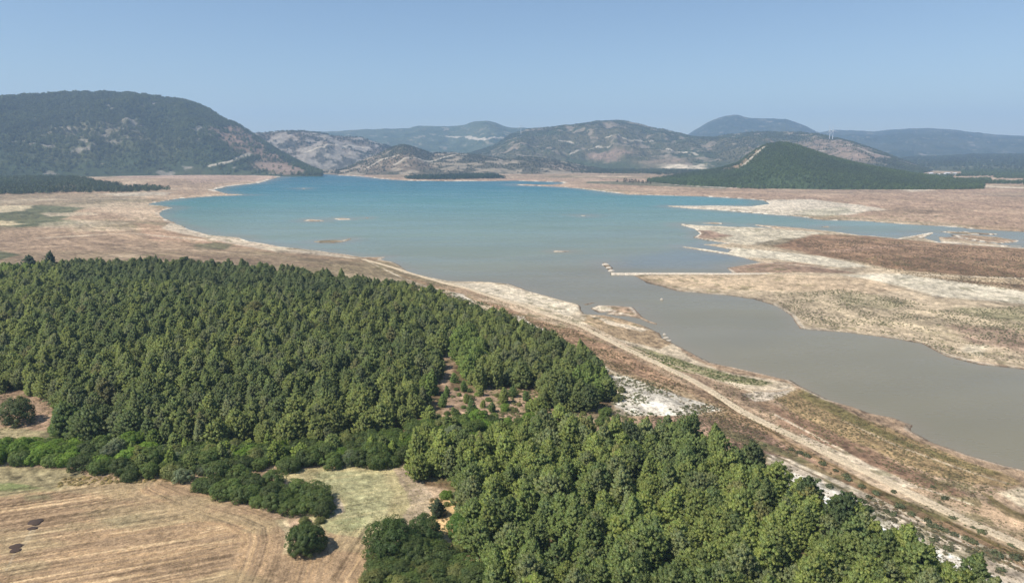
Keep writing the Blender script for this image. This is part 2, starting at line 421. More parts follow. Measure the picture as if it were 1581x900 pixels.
    z([(430,800),(446,800),(448,842),(470,855),(440,858),(436,830)], C(220,200,160), .8, .8)
    return Z

def furrows(x, y):
    """stubble rows: streaks along the drilling direction, bending into the headland near the hedge"""
    ax, ay = P([0, 400], [862, 792]); ang = math.atan2(ay[1] - ay[0], ax[1] - ax[0])
    u = x * math.cos(ang) + y * math.sin(ang); v = -x * math.sin(ang) + y * math.cos(ang)
    v = v + 5 * (fbm(u / 60, v / 60, 41, 2) - 0.5)
    s1 = 0.5 * vn(u / 26, v / 0.62, 42) + 0.5 * vn(u / 10, v / 0.34, 43) + 0.3 * vn(u / 60, v / 2.6, 44)
    edge = wpoly([(270,742),(330,765),(400,785),(440,802),(446,830),(436,870),(420,910)])
    d = dline(edge, x, y, 60)
    s2 = 0.5 * vn(u / 30, d / 0.62, 45) + 0.5 * vn(u / 12, d / 0.34, 46) + 0.3 * vn(u / 60, d / 2.4, 47)
    k = sstep(13, 9, d)
    fx, fy = P([520, 562], [1000, 815]); a2 = math.atan2(fy[1] - fy[0], fx[1] - fx[0])
    u2 = x * math.cos(a2) + y * math.sin(a2); v2 = -x * math.sin(a2) + y * math.cos(a2)
    v2 = v2 + 0.004 * u2 ** 2 * 0.2
    s3 = 0.5 * vn(u2 / 18, v2 / 0.6, 48) + 0.5 * vn(u2 / 8, v2 / 0.34, 49) + 0.3 * vn(u2 / 50, v2 / 2.2, 50)
    k3 = sstep(-1, 3, sdf(wpoly([(500,815),(600,800),(600,1200),(470,1200),(500,880)]), x, y, 30))
    s = s1 * (1 - k) + (.5 * .65 + .6 * (s2 - .65) + .5 * .65) * k
    return (s * (1 - k3) + s3 * k3) / 1.3

def build_ground():
    az_d = np.radians(np.arange(-43, 43.01, 0.075))
    az_o = np.radians(np.concatenate([np.arange(44, 60, 1.0), np.arange(60, 300, 4.0), np.arange(300, 317, 1.0)]))
    az = np.concatenate([az_d, az_o])
    pys = np.concatenate([np.arange(1500, 930, -12.0), np.arange(930, 420, -1.25), np.arange(420, 300, -0.9), np.arange(300, 252, -0.55), np.arange(252, 236, -1.6)])
    dep = PITCH + np.arctan((pys - H0 / 2) / FPX)
    rr = CAMZ / np.tan(dep)
    rr = np.concatenate([[2.0, 12.0, 25.0, 38.0], rr[rr > 42], [40000.0, 60000.0]])
    R, A = np.meshgrid(rr, az, indexing='ij')
    x = (R * np.sin(A)).ravel(); y = (R * np.cos(A)).ravel()
    d = wd_dist(x, y)
    z = height(x, y, True, d)
    r = np.hypot(x, y)
    # base colour of the plains
    n1 = fbm(x / 90, y / 90, 21, 5); n2 = fbm(x / 14, y / 14, 22, 4); n3 = fbm(x / 2.5, y / 2.5, 23, 3); n4 = fbm(x / 260, y / 120, 24, 4)
    def mix(a, b, t): return a * (1 - t[:, None]) + b * t[:, None]
    col = np.tile(C(178, 152, 124), (len(x), 1))
    col = mix(col, C(146, 132, 102), sstep(0.52, 0.68, n4) * 0.8)
    col = mix(col, C(206, 184, 154), sstep(0.54, 0.70, n1) * 0.6)
    # ragged edges: the zone outlines wander by amounts that suit the distance at which they lie
    wx = x.copy(); wy = y.copy()
    for wl, sd_ in ((300, 31), (90, 32), (28, 33), (9, 34), (3, 35)):
        a = 0.16 * wl * sstep(6, 16, r / wl)
        wx += a * (fbm(x / wl, y / wl, sd_, 2) - 0.5) * 2; wy += a * (fbm(x / wl + 50, y / wl, sd_, 2) - 0.5) * 2
    k_field = np.zeros(len(x))
    speck = sstep(0.50, 0.72, 0.6 * n2 + 0.4 * n3)
    for i, (pl, c, soft, amt, nn) in enumerate(ZONES):
        s = soft * 0.0035 * r
        sd = sdf(pl, wx, wy, 60 + 4 * float(np.max(soft)) * 10)
        w = sstep(-1, 1, sd / s) * amt
        w = w * (1 - (1 - amt) * 0.9 * (n2 > 0.55))
        col = mix(col, c, w)
        if i in FIELD_IDX: k_field = np.maximum(k_field, w * (1.0 if i == FIELD_IDX[0] else .5))
    for pts, c, wdt, amt in TRACES:
        ds = dline(wpoly(pts), wx * .3 + x * .7, wy * .3 + y * .7, 40)
        w = sstep(wdt, wdt * .4, ds) * amt * (.35 + 1.1 * fbm(x / 25, y / 25, 77, 2))
        col = mix(col, c, np.clip(w, 0, 1))
    # white crust and darker wet rim round the water
    sh = d + np.clip(r / 500, .2, 4) * 4 * (fbm(x / 25, y / 25, 61, 3) - 0.5)
    wid = np.clip(r * 0.007, 2.2, 22) * (0.4 + 1.2 * fbm(x / 120, y / 120, 62, 3))
    rim = sstep(0.0, 0.12, sh / wid) * sstep(1.0, 0.55, sh / wid) * np.clip(.25 + 1.6 * sstep(.42, .58, fbm(x / 45, y / 45, 63, 3)), 0, 1)
    col = mix(col, C(232, 220, 198), rim * (.5 + .35 * sstep(500, 900, r)))
    wet = sstep(1.6, 0.3, d) * (r < 900)
    col = mix(col, C(150, 124, 100), wet * 0.8)
    col = np.where((d < 0)[:, None], C(120, 112, 92), col)
    # mottling of the natural land: tufts, bare soil
    nat = (1 - k_field)
    n5 = fbm(x / 0.9, y / 0.9, 25, 2)
    m = 1 + nat * (0.65 * (n2 - 0.5) + 1.15 * (n3 - 0.5) + 1.0 * (n5 - .5) * sstep(700, 300, r)) + 0.4 * (n1 - 0.5)
    # streaks along the contour, left by the falling water
    st = fbm(d / 6.0, (x + y) / 160, 71, 3) * sstep(0, 4, d)
    land = sstep(1400, 300, r) * (d < 260) * nat
    m = m * (1 + 0.8 * land * (st - 0.5)) * (1 + 0.35 * land * (fbm(d / 1.6, (x + y) / 40, 75, 2) - .5))
    stf = fbm(d / 34.0, (x - y) / 900, 72, 3)
    m = m * (1 + 0.45 * (r > 500) * (d > 0) * (stf - 0.5))
    mid = sstep(220, 350, r) * sstep(1500, 900, r) * nat * (d > 0)
    m = m * (1 + 0.5 * mid * (fbm(d / 9.0, (x + y) / 220, 76, 3) - 0.5))
    f = furrows(x, y)
    m = m * (1 + k_field * (1.3 * (f - 0.5) + .5 * (n5 - .5) + .3 * (n3 - .5)))
    col = mix(col, col * np.array([1.0, 0.93, 0.82]), k_field * sstep(.45, .7, f))
    col = mix(col, C(222, 200, 160), k_field * sstep(.58, .72, f) * .42)
    col = mix(col, C(134, 108, 80), k_field * sstep(.40, .28, f) * .35)
    col = mix(col, C(166, 158, 120), k_field * sstep(.5, .62, fbm(x / 30, y / 9, 73, 4)) * .3)
    green_t = nat * (d > 4) * (r < 1300) * sstep(0.60, 0.70, fbm(x / 6, y / 6, 74, 3)) * sstep(.45, .6, n1)
    col = mix(col, C(112, 108, 70), green_t * .55)
    col = np.clip(col * m[:, None], 0.01, 0.85)
    z = z + (d > 3) * sstep(0, 40, d) * 0.25 * (n3 - 0.5) * sstep(900, 300, r)
    nc = len(az)
    v = np.stack([x, y, z], 1)
    q = gridq(len(rr), nc, True)[:, ::-1]
    tri = []
    v = np.vstack([v, [0, 0, float(z[0])]]); col = np.vstack([col, col[:1]])
    ci = len(v) - 1
    for k in range(nc): tri.append((ci, (k + 1) % nc, k))
    me = mesh_np("ground", v, q, {"col": col}, tris=tri)
    return obj("ground", me, M_ground, kind='structure')
PT, DT = C(226, 210, 182), C(118, 102, 76)
TRACES = [([(1270,389),(1330,384),(1400,379),(1470,376),(1530,380)], C(190,158,130), 3.5, .9), ([(1325,422),(1450,425),(1581,430),(1900,440)], PT, 3, .9),
    ([(1100,416),(1180,405),(1250,411),(1330,421)], PT, 2, .8), ([(1040,432),(1150,428),(1300,433),(1420,446),(1581,470)], DT, 1.6, .4),
    ([(560,400),(640,437),(760,474),(840,508),(900,545),(975,590),(1060,622)], PT, 1.2, .8), ([(575,402),(650,434),(770,469),(850,503),(905,538),(985,584)], DT, .8, .5),
    ([(1200,705),(1250,728),(1330,770),(1420,812),(1500,846),(1581,882)], DT, 1.1, .8), ([(1225,715),(1300,745),(1400,792),(1480,828),(1581,868)], PT, 1.3, .8),
    ([(1100,612),(1160,648),(1230,690),(1320,736),(1420,786),(1581,862)], C(104,92,58), .9, .8),
    ([(905,500),(960,528),(1010,548),(1080,572),(1150,590)], DT, .9, .7), ([(820,470),(880,486),(940,515),(1000,545)], DT, .9, .5),
    ([(1240,672),(1330,712),(1420,752),(1500,778)], PT, 1.0, .6), ([(1300,648),(1390,690),(1480,722),(1560,748)], PT, 1, .5), ([(1260,640),(1350,682),(1440,722)], DT, 1.2, .5),
    ([(1195,640),(1250,668),(1310,700),(1370,735)], PT, 1.2, .6), ([(1520,762),(1560,790),(1640,820)], C(120,106,68), 1.4, .8),
    ([(1068,366),(1120,371),(1190,382),(1260,396)], DT, 3, .4), ([(1130,352),(1240,356),(1330,366)], C(150,124,100), 3, .6),
    ([(0,310),(120,308),(220,307)], PT, 10, .5), ([(60,368),(200,360),(330,372)], PT, 6, .6), ([(120,352),(240,356),(320,368)], DT, 5, .5), ([(0,383),(130,380),(300,386),(440,398)], C(206,182,150), 4, .6),
    ([(900,500),(970,530),(1040,560)], PT, .6, .6), ([(55,806),(38,835),(24,850),(8,880)], PT, .35, .45), ([(60,806),(43,835),(30,850)], PT, .3, .4)]
ZONES = zone_list()
FIELD_IDX = [i for i, zz in enumerate(ZONES) if np.allclose(zz[1], C(182,154,121)) or np.allclose(zz[1], C(192,178,134)) or np.allclose(zz[1], C(182,160,138))]
build_ground()

# ------------------------------------------------------------------ water
def build_water():
    az = np.radians(np.arange(-46, 62.01, 0.22))
    pys = np.concatenate([np.arange(1000, 430, -6.0), np.arange(430, 252, -1.0)])
    rr = CAMZ / np.tan(PITCH + np.arctan((pys - H0 / 2) / FPX))
    R, A = np.meshgrid(rr, az, indexing='ij')
    x = (R * np.sin(A)).ravel(); y = (R * np.cos(A)).ravel()
    wx = x + 160 * (fbm(x / 500, y / 500, 81, 3) - 0.5); wy = y + 260 * (fbm(x / 700, y / 300, 82, 3) - 0.5)
    stops = [(300, C(142,135,111)), (520, C(142,137,115)), (700, C(138,146,126)), (950, C(126,148,132)), (1350, C(96,142,134)), (1900, C(42,114,120)), (2600, C(22,99,112)), (4500, C(44,112,130))]
    # turbid river water comes in from the right, clear blue-green water lies toward the dam
    s = wy - 0.35 * np.maximum(wx, 0) * sstep(1500, 700, wy)
    col = np.stack([np.interp(s, [a for a, _ in stops], [c[k] for _, c in stops]) for k in range(3)], 1) * WK
    lane = sstep(650, 1100, wx) * sstep(1900, 1100, wy) + 0.0
    bl = sdf(wpoly0([(1010,395),(1060,372),(1130,385),(1180,404),(1130,421),(960,421),(985,405)]), wx, wy, 200)
    col = col * (1 - (sstep(-25, 25, bl) * 0.55)[:, None]) + (C(122,132,134) * WK) * (sstep(-25, 25, bl) * 0.55)[:, None]
    col = col * (1 - 0.7 * np.clip(lane, 0, 1)[:, None]) + (C(108,130,132) * WK) * 0.7 * np.clip(lane, 0, 1)[:, None]
    d = -wd_dist(x, y)
    k = sstep(1.0, 0.0, d / (np.clip(R.ravel() * 0.035, 7, 70) * (.3 + 1.4 * fbm(x / 90, y / 90, 85, 3))))
    col = col * (1 - 0.5 * k[:, None]) + (C(150,140,120) * WK) * 0.5 * k[:, None]
    col = col * (1 + 0.22 * (fbm(x / 420, y / 110, 83, 5) - 0.5) + 0.16 * (fbm((x + .5 * y) / 60, (y - .3 * x) / 22, 84, 3) - 0.5))[:, None]
    v = np.stack([x, y, np.zeros(len(x))], 1)
    m, nt, N, L, b = new_mat("lake_water")
    at = nd(nt, "ShaderNodeAttribute"); at.attribute_name = "col"
    L.new(at.outputs['Color'], b.inputs['Base Color'])
    rn = nd(nt, "ShaderNodeTexNoise"); rn.inputs['Scale'].default_value = 0.012; rn.inputs['Detail'].default_value = 6; rn.inputs['Roughness'].default_value = 0.6
    rm = nd(nt, "ShaderNodeMapping"); rm.inputs['Scale'].default_value = (0.35, 1.6, 1.0); rm.inputs['Rotation'].default_value = (0, 0, 0.25)
    rg = nd(nt, "ShaderNodeNewGeometry"); L.new(rg.outputs['Position'], rm.inputs[0]); L.new(rm.outputs[0], rn.inputs['Vector'])
    rr_ = nd(nt, "ShaderNodeMapRange"); rr_.inputs[1].default_value = .35; rr_.inputs[2].default_value = .65; rr_.inputs[3].default_value = .22; rr_.inputs[4].default_value = .34
    L.new(rn.outputs[0], rr_.inputs[0]); L.new(rr_.outputs[0], b.inputs['Roughness'])
    b.inputs['IOR'].default_value = 1.33
    b.inputs['Specular IOR Level'].default_value = 0.35
    geo = nd(nt, "ShaderNodeNewGeometry")
    no = nd(nt, "ShaderNodeTexNoise"); no.inputs['Scale'].default_value = 0.6; no.inputs['Detail'].default_value = 3
    mp = nd(nt, "ShaderNodeMapping"); mp.inputs['Scale'].default_value = (0.5, 1.0, 1.0)
    L.new(geo.outputs['Position'], mp.inputs[0]); L.new(mp.outputs[0], no.inputs['Vector'])
    bp = nd(nt, "ShaderNodeBump"); bp.inputs['Strength'].default_value = 0.35; bp.inputs['Distance'].default_value = 0.3
    L.new(no.outputs[0], bp.inputs['Height']); L.new(bp.outputs[0], b.inputs['Normal'])
    me = mesh_np("water", v, gridq(len(rr), len(az))[:, ::-1], {"col": col})
    return obj("water", me, m, kind='structure')
WK = 1.0
build_water()

# ------------------------------------------------------------------ hills: each a ridge with a front slope, a crest and a back slope
HILLS = {}
def build_hill(key, sky_pts, foot, crest, back, cols, seed, relief=1.0, step=1.5, nrow=90, rock=(0.60, 0.72), tracks=(), patches=(), power=1.15, rock2=None):
    xs = np.arange(sky_pts[0][0], sky_pts[-1][0] + .1, step)
    sy = np.interp(xs, [p[0] for p in sky_pts], [p[1] for p in sky_pts])
    # round the corners of the traced skyline, then roughen it
    ker = np.hanning(13); ker /= ker.sum()
    sy = np.convolve(np.pad(sy, 6, 'edge'), ker, 'valid')
    def prof(p): return np.interp(xs, [a for a, _ in p], [b for _, b in p]) if isinstance(p, (list, tuple)) else np.full(xs.shape, float(p))
    F, Cc, B = prof(foot), prof(crest), prof(back)
    dx, dy, dz = ray(xs, sy)
    hor = np.hypot(dx, dy)
    ux, uy = dx / hor, dy / hor
    zc = CAMZ + Cc * dz / hor
    zc = np.maximum(zc, 3)
    zc = zc + (zc * 0.018) * (fbm(xs / 9, xs * 0, seed + 9, 4) - 0.5) * 2
    nb = 24
    t = np.concatenate([np.linspace(0, 1, nrow), 1 + np.linspace(0, 1, nb)[1:]])[:, None]
    rad = np.where(t <= 1, F + (Cc - F) * t, Cc + (B - Cc) * (t - 1))
    tt = np.clip(t, 0, 1)
    s = np.where(t <= 1, 0.72 * tt ** power + 0.28 * np.sin(tt * math.pi / 2), np.cos(np.clip(t - 1, 0, 1) * math.pi / 2))
    x = rad * ux; y = rad * uy
    env = np.where(t <= 1, np.sin(np.clip(tt, 0, 1) * math.pi) ** 0.7, 0.3 * np.sin(np.clip(t - 1, 0, 1) * math.pi))
    amp = zc[None, :] * 0.36 * relief
    ang = np.arctan2(x, y)
    g = ridged(ang * 4200 / 420, rad / 1100, seed, 3) - 0.55
    g2 = ridged(x / 210, y / 260, seed + 3, 4) - 0.55
    g3 = fbm(x / 46, y / 46, seed + 5, 4) - 0.5
    z = (zc - 0) * s + env * (amp * g + amp * 0.42 * g2 + amp * 0.16 * g3) - 3.0 * (1 - s)
    # keep the slope under the sight line to its crest
    lim = CAMZ + (zc - CAMZ) / Cc * rad - 0.5 - 8 * (1 - tt)
    z = np.where(t < 1, np.minimum(z, np.maximum(lim, -3 + 0 * z)), z)
    x = x + 0 * z
    X, Y, Z = x.ravel(), y.ravel(), z.ravel()
    base, base2, rockc = [np.array(c) for c in cols]
    n1 = fbm(X / 260, Y / 260, seed + 11, 4); n2 = fbm(X / 38, Y / 38, seed + 12, 4); n4 = fbm(X / 90, Y / 140, seed + 14, 4)
    def mix(a, b, k): return a * (1 - k[:, None]) + b * k[:, None]
    col = mix(np.tile(base, (len(X), 1)), base2, sstep(0.4, 0.62, n1))
    rk = sstep(rock[0], rock[1], 0.5 * n2 + 0.5 * n4)
    col = mix(col, rockc, rk * (0.45 + .5 * fbm(X / 14, Y / 14, seed + 16, 2)))
    px, py, _ = proj(X, Y, Z)
    treeok = 1 - rk
    front = np.repeat((t[:, 0] <= 1.0), len(xs))
    fx, fy, fX, fY, fZ = px[front], py[front], X[front], Y[front], Z[front]
    def onhill(pts):
        out = []
        for a, b_ in pts:
            i = int(np.argmin((fx - a) ** 2 + (fy - b_) ** 2)); out.append((fX[i], fY[i]))
        return out
    for pts, c, soft, amt in patches:
        w = sstep(-1, 1, sdf(onhill(pts), X + 60 * (fbm(X / 70, Y / 70, seed + 21, 3) - .5), Y + 140 * (fbm(X / 70, Y / 70, seed + 22, 3) - .5), 400) / soft) * amt
        w = w * (0.45 + 0.9 * n2 * (n4 + .4))
        w = np.clip(w, 0, 1)
        col = mix(col, np.array(c), w); treeok = treeok * (1 - w)
    for pts, c, wdt in tracks:
        ds = dline(onhill(pts), X, Y, 200)
        w = sstep(wdt, wdt * .5, ds)
        col = mix(col, np.array(c), w * .9); treeok = treeok * (1 - w)
    col = np.clip(col * (0.75 + 0.5 * fbm(X / 16, Y / 16, seed + 15, 3))[:, None], 0.005, 0.8)
    me = mesh_np("hill", np.stack([X, Y, Z], 1), gridq(len(t), len(xs))[:, ::-1], {"col": col})
    o = obj("hill", me, M_hill, kind='structure')
    HILLS[key] = (x, y, z, treeok.reshape(z.shape), nrow, len(xs), xs, px.reshape(z.shape), py.reshape(z.shape))
    return o
PINEY = C(76, 88, 58, .7); PINEY2 = C(96, 100, 68, .7); DRY = C(128, 116, 92, .7); ROCK = C(172, 162, 146, .8); TRACK = C(206, 194, 172, .85); REDROCK = C(170, 136, 116, .85)
build_hill('left', [(-700,250),(-450,205),(-200,170),(0,152),(50,147),(100,144.5),(170,143.5),(230,148),(285,156),(310,163),(325,172),(345,184),(370,194),(400,214),(430,234),(455,248),(478,260),(498,268)],
    [(-700,3000),(0,3150),(300,3150),(430,2950),(498,2900)], [(-700,4000),(0,4400),(250,4400),(400,4100),(498,2960)], [(-700,5500),(300,5600),(498,3100)],
    (PINEY, PINEY2, ROCK), 101, relief=0.8, step=1.3, nrow=130, rock=(0.63, 0.70),
    patches=[([(325,205),(350,190),(375,198),(400,215),(430,236),(470,262),(440,266),(400,262),(400,245),(370,232),(335,222)], C(160,132,112,.85), 60, .95),
             ([(60,200),(130,190),(220,190),(225,212),(150,215),(100,212),(60,215)], C(176,162,142,.85), 90, .42),
             ([(380,252),(400,250),(478,262),(490,268),(440,268)], C(164,140,122,.85), 40, .9)],
    tracks=[([(325,256),(345,252),(360,248),(372,243),(385,238)], TRACK, 14)])
build_hill('rocky', [(370,215),(395,206),(415,204),(440,202.5),(465,203),(490,205),(515,210),(535,211),(555,212),(575,218),(600,226),(625,238),(650,250)],
    [(370,3900),(650,3900)], 4700, 5600, (C(98,94,82,.8), C(134,120,104,.8), C(178,168,154,.85)), 131, relief=1.5, step=1.2, nrow=80, rock=(0.48, 0.58),
    tracks=[([(470,235),(500,228),(540,225),(570,228)], TRACK, 12)])
build_hill('knoll', [(500,267),(530,262),(560,247),(585,238),(605,228),(622,223),(640,228),(665,237),(700,236),(740,240),(780,247),(815,243),(850,246),(890,254),(930,262),(980,269)],
    [(500,3050),(560,2950),(700,2900),(980,3100)], [(500,3300),(560,3600),(980,3600)], 4300,
    (C(104,98,78,.8), C(138,120,98,.8), C(182,166,142,.85)), 151, relief=1.1, step=1.2, nrow=70, rock=(0.50, 0.60),
    tracks=[([(610,254),(650,247),(690,242),(720,239)], TRACK, 12), ([(560,262),(590,246),(615,240)], TRACK, 10)])
build_hill('far_blue', [(380,212),(470,202),(500,204),(560,200),(600,199),(632,198),(640,195),(700,195),(715,194),(730,188.5),(748,186),(762,189),(785,197),(830,198),(900,196),(960,205)],
    [(380,5800),(960,5800)], [(380,8200),(700,8200),(750,7600),(960,8200)], 11000, (C(82,96,70,.7), C(98,108,82,.7), C(170,160,136,.8)), 171, relief=0.9, step=1.5, nrow=80, rock=(0.60, 0.70),
    tracks=[([(690,210),(720,211),(750,216),(780,214)], TRACK, 22)])
build_hill('central', [(640,262),(700,245),(760,226),(790,206),(820,198.5),(860,196),(895,192),(920,187),(940,186.5),(965,187),(985,191),(1010,197),(1050,206),(1068,211.5),(1100,212),(1140,206),(1180,203),(1230,204),(1262,207),(1290,213),(1320,221),(1345,229),(1375,240),(1400,250),(1440,264)],
    [(640,3900),(1440,3500)], [(640,5000),(950,5600),(1200,5200),(1440,4200)], 7000, (C(82,92,62,.7), C(106,102,76,.75), C(166,150,130,.8)), 191, relief=1.35, step=1.2, nrow=130, rock=(0.55, 0.65),
    tracks=[([(863,217),(880,219),(897,221)], TRACK, 13), ([(880,238),(910,231),(940,227)], TRACK, 10), ([(935,213),(970,217),(1010,218)], TRACK, 9), ([(1030,230),(1060,235),(1075,239)], TRACK, 16), ([(1308,224),(1340,235),(1375,243)], TRACK, 14), ([(1250,234),(1272,233)], TRACK, 12)],
    patches=[([(1020,262),(1090,262),(1090,255),(1020,256)], C(222,206,180,.95), 40, .95), ([(1180,215),(1260,212),(1380,245),(1340,255),(1260,240)], C(160,136,118,.85), 90, .7),
             ([(910,240),(950,226),(980,235),(950,248),(920,248)], C(170,142,124,.85), 60, .8), ([(985,250),(1060,245),(1060,255),(990,256)], C(166,144,124,.85), 60, .8)])
build_hill('peak', [(1000,225),(1040,216),(1060,209),(1078,198),(1095,188),(1115,180),(1137,177.5),(1160,183),(1190,183.5),(1212,184),(1235,191),(1262,204),(1290,213),(1340,225)],
    [(1000,7000),(1340,7000)], 9500, 12500, (C(62,78,58,.6), C(84,92,72,.65), C(160,150,134,.8)), 211, relief=0.9, step=1.5, nrow=70)
build_hill('far_right', [(1240,215),(1262,206),(1285,200.5),(1320,202),(1350,203),(1385,200),(1420,198),(1455,199),(1500,204),(1540,208),(1600,211),(1800,215),(2100,222),(2400,235)],
    [(1240,6500),(2400,6500)], 10500, 14000, (C(62,78,58,.6), C(84,92,72,.65), C(160,150,134,.8)), 231, relief=0.8, step=1.6, nrow=70)
build_hill('right_low', [(1340,262),(1370,250),(1400,244),(1450,243),(1500,240),(1560,240),(1650,238),(1800,236),(2100,238),(2400,250)],
    [(1340,3900),(2400,3900)], 6300, 7500, (PINEY, PINEY2, C(190,176,150,.9)), 251, relief=0.6, step=1.6, nrow=70, rock=(.66,.72))
build_hill('cone', [(1000,279),(1030,275),(1060,270),(1110,262),(1140,253),(1152,243),(1165,233),(1182,224.5),(1200,221.5),(1215,222),(1232,226),(1255,234),(1285,244),(1320,253),(1360,261),(1410,270),(1460,277),(1520,283)],
    [(1000,2100),(1100,1960),(1300,1960),(1520,2050)], [(1000,2400),(1200,2650),(1520,2500)], [(1000,2800),(1200,3600),(1520,2900)], (C(76,94,58,.7), C(92,108,66,.7), C(150,126,100,.8)), 271, relief=0.35, step=1.2, nrow=90, rock=(.80,.9),
    tracks=[([(1143,260),(1152,252),(1162,243),(1172,234),(1181,227)], TRACK, 15)],
    patches=[([(1105,262),(1140,252),(1160,236),(1178,226),(1168,240),(1150,256),(1135,263)], C(166,140,112,.8), 20, .9)])

# ------------------------------------------------------------------ foliage
def foliage_mat(name, rough=0.75, transl=0.12):
    m, nt, N, L, b = new_mat(name)
    N.remove(b)
    out = N["Material Output"]
    ti = nd(nt, "ShaderNodeAttribute"); ti.attribute_name = "tint"; ti.attribute_type = 'INSTANCER'
    sh = nd(nt, "ShaderNodeAttribute"); sh.attribute_name = "col"
    mu = nd(nt, "ShaderNodeVectorMath"); mu.operation = 'MULTIPLY'
    L.new(ti.outputs['Vector'], mu.inputs[0]); L.new(sh.outputs['Color'], mu.inputs[1])
    pb = nd(nt, "ShaderNodeBsdfPrincipled"); pb.inputs['Roughness'].default_value = 0.55; pb.inputs['Specular IOR Level'].default_value = 0.25
    L.new(mu.outputs[0], pb.inputs['Base Color'])
    tr = nd(nt, "ShaderNodeBsdfTranslucent")
    sc = nd(nt, "ShaderNodeVectorMath"); sc.operation = 'MULTIPLY'; sc.inputs[1].default_value = (1.5, 1.7, 0.7)
    L.new(mu.outputs[0], sc.inputs[0]); L.new(sc.outputs[0], tr.inputs[0])
    mx = nd(nt, "ShaderNodeMixShader"); mx.inputs[0].default_value = transl
    L.new(pb.outputs[0], mx.inputs[1]); L.new(tr.outputs[0], mx.inputs[2]); L.new(mx.outputs[0], out.inputs[0])
    return m
M_leaf = foliage_mat("foliage", transl=0.34)
M_bark = simple_mat("bark", (0.16, 0.11, 0.075), 0.9, 0.3, 6)

def leaves(tips, per, size, g, flat=0.8, up=0.35, centre=None, tone=0.18, jit=0.55, needle=False):
    """tips: (x,y,z, ox,oy,oz, r). Small rhombic leaf faces around each tip, their normals leaning outward from the clump"""
    tips = np.array(tips, float); n = len(tips) * per
    T = np.repeat(tips, per, 0)
    dirs = g.normal(size=(n, 3)); dirs[:, 2] = dirs[:, 2] + up
    dirs /= np.linalg.norm(dirs, axis=1)[:, None]
    od = T[:, 3:6]
    back = (dirs * od).sum(1) < -0.35
    dirs[back] = dirs[back] + 1.4 * od[back]; dirs /= np.linalg.norm(dirs, axis=1)[:, None]
    rr_ = T[:, 6] * (0.55 + 0.45 * g.random(n) ** 0.5)
    pos = T[:, :3] + dirs * rr_[:, None] * np.array([1, 1, flat])
    nrm = 0.62 * dirs + 0.38 * od + np.array([0, 0, 0.18]); nrm /= np.linalg.norm(nrm, axis=1)[:, None]
    fn = nrm + jit * g.normal(size=(n, 3)) * 0.6; fn /= np.linalg.norm(fn, axis=1)[:, None]
    a = np.cross(fn, g.normal(size=(n, 3))); a /= np.linalg.norm(a, axis=1)[:, None]
    ln = (size * (0.7 + 0.6 * g.random(n)))[:, None]; wd_ = ln * (0.36 + 0.2 * g.random(n))[:, None]
    if needle:
        a = 0.7 * od + 0.5 * dirs + np.array([0, 0, 0.85]) + 0.35 * g.normal(size=(n, 3)); a /= np.linalg.norm(a, axis=1)[:, None]
        fn = fn - (fn * a).sum(1)[:, None] * a; fn /= np.linalg.norm(fn, axis=1)[:, None] + 1e-6
        pos = pos + od * (T[:, 6] * g.uniform(-.9, .75, n))[:, None] * np.array([1, 1, .45])
        ln = ln * 1.35; wd_ = ln * (0.15 + 0.12 * g.random(n))[:, None]
    b = np.cross(fn, a)
    v = np.stack([pos - a * ln * .5, pos - b * wd_ * .5, pos + a * ln * .5, pos + b * wd_ * .5], 1)
    tc = 1 + tone * (np.repeat(g.random(len(tips)), per) * 2 - 1) + 0.22 * (g.random(n) * 2 - 1)
    hue = np.repeat(g.random(len(tips)), per)
    c = tc[:, None] * (1 + (hue[:, None] - .5) * np.array([0.22, 0.06, -0.15]))
    return v.reshape(-1, 3), np.repeat(c, 4, 0), np.repeat(nrm, 4, 0)
def leaf_mesh(name, v, c, nrm):
    q = np.arange(len(v)).reshape(-1, 4)
    me = mesh_np(name, v, q, {"col": c})
    me.normals_split_custom_set_from_vertices(nrm.astype(np.float32))
    me.materials.append(M_leaf)
    return me
def tube(path, rad, sides=7):
    path = np.array(path, float); n = len(path)
    vs = []
    for i in range(n):
        d = path[min(i + 1, n - 1)] - path[max(i - 1, 0)]; d /= np.linalg.norm(d) + 1e-9
        a = np.cross(d, [0.3, 1, 0.1]); a /= np.linalg.norm(a); b = np.cross(d, a)
        for k in range(sides):
            w = 2 * math.pi * k / sides
            vs.append(path[i] + rad[i] * (a * math.cos(w) + b * math.sin(w)))
    q = gridq(n, sides, True)
    return np.array(vs), q
def join(parts):
    V, Q, o = [], [], 0
    for v, q in parts:
        V.append(v); Q.append(q + o); o += len(v)
    return np.vstack(V), np.vstack(Q)
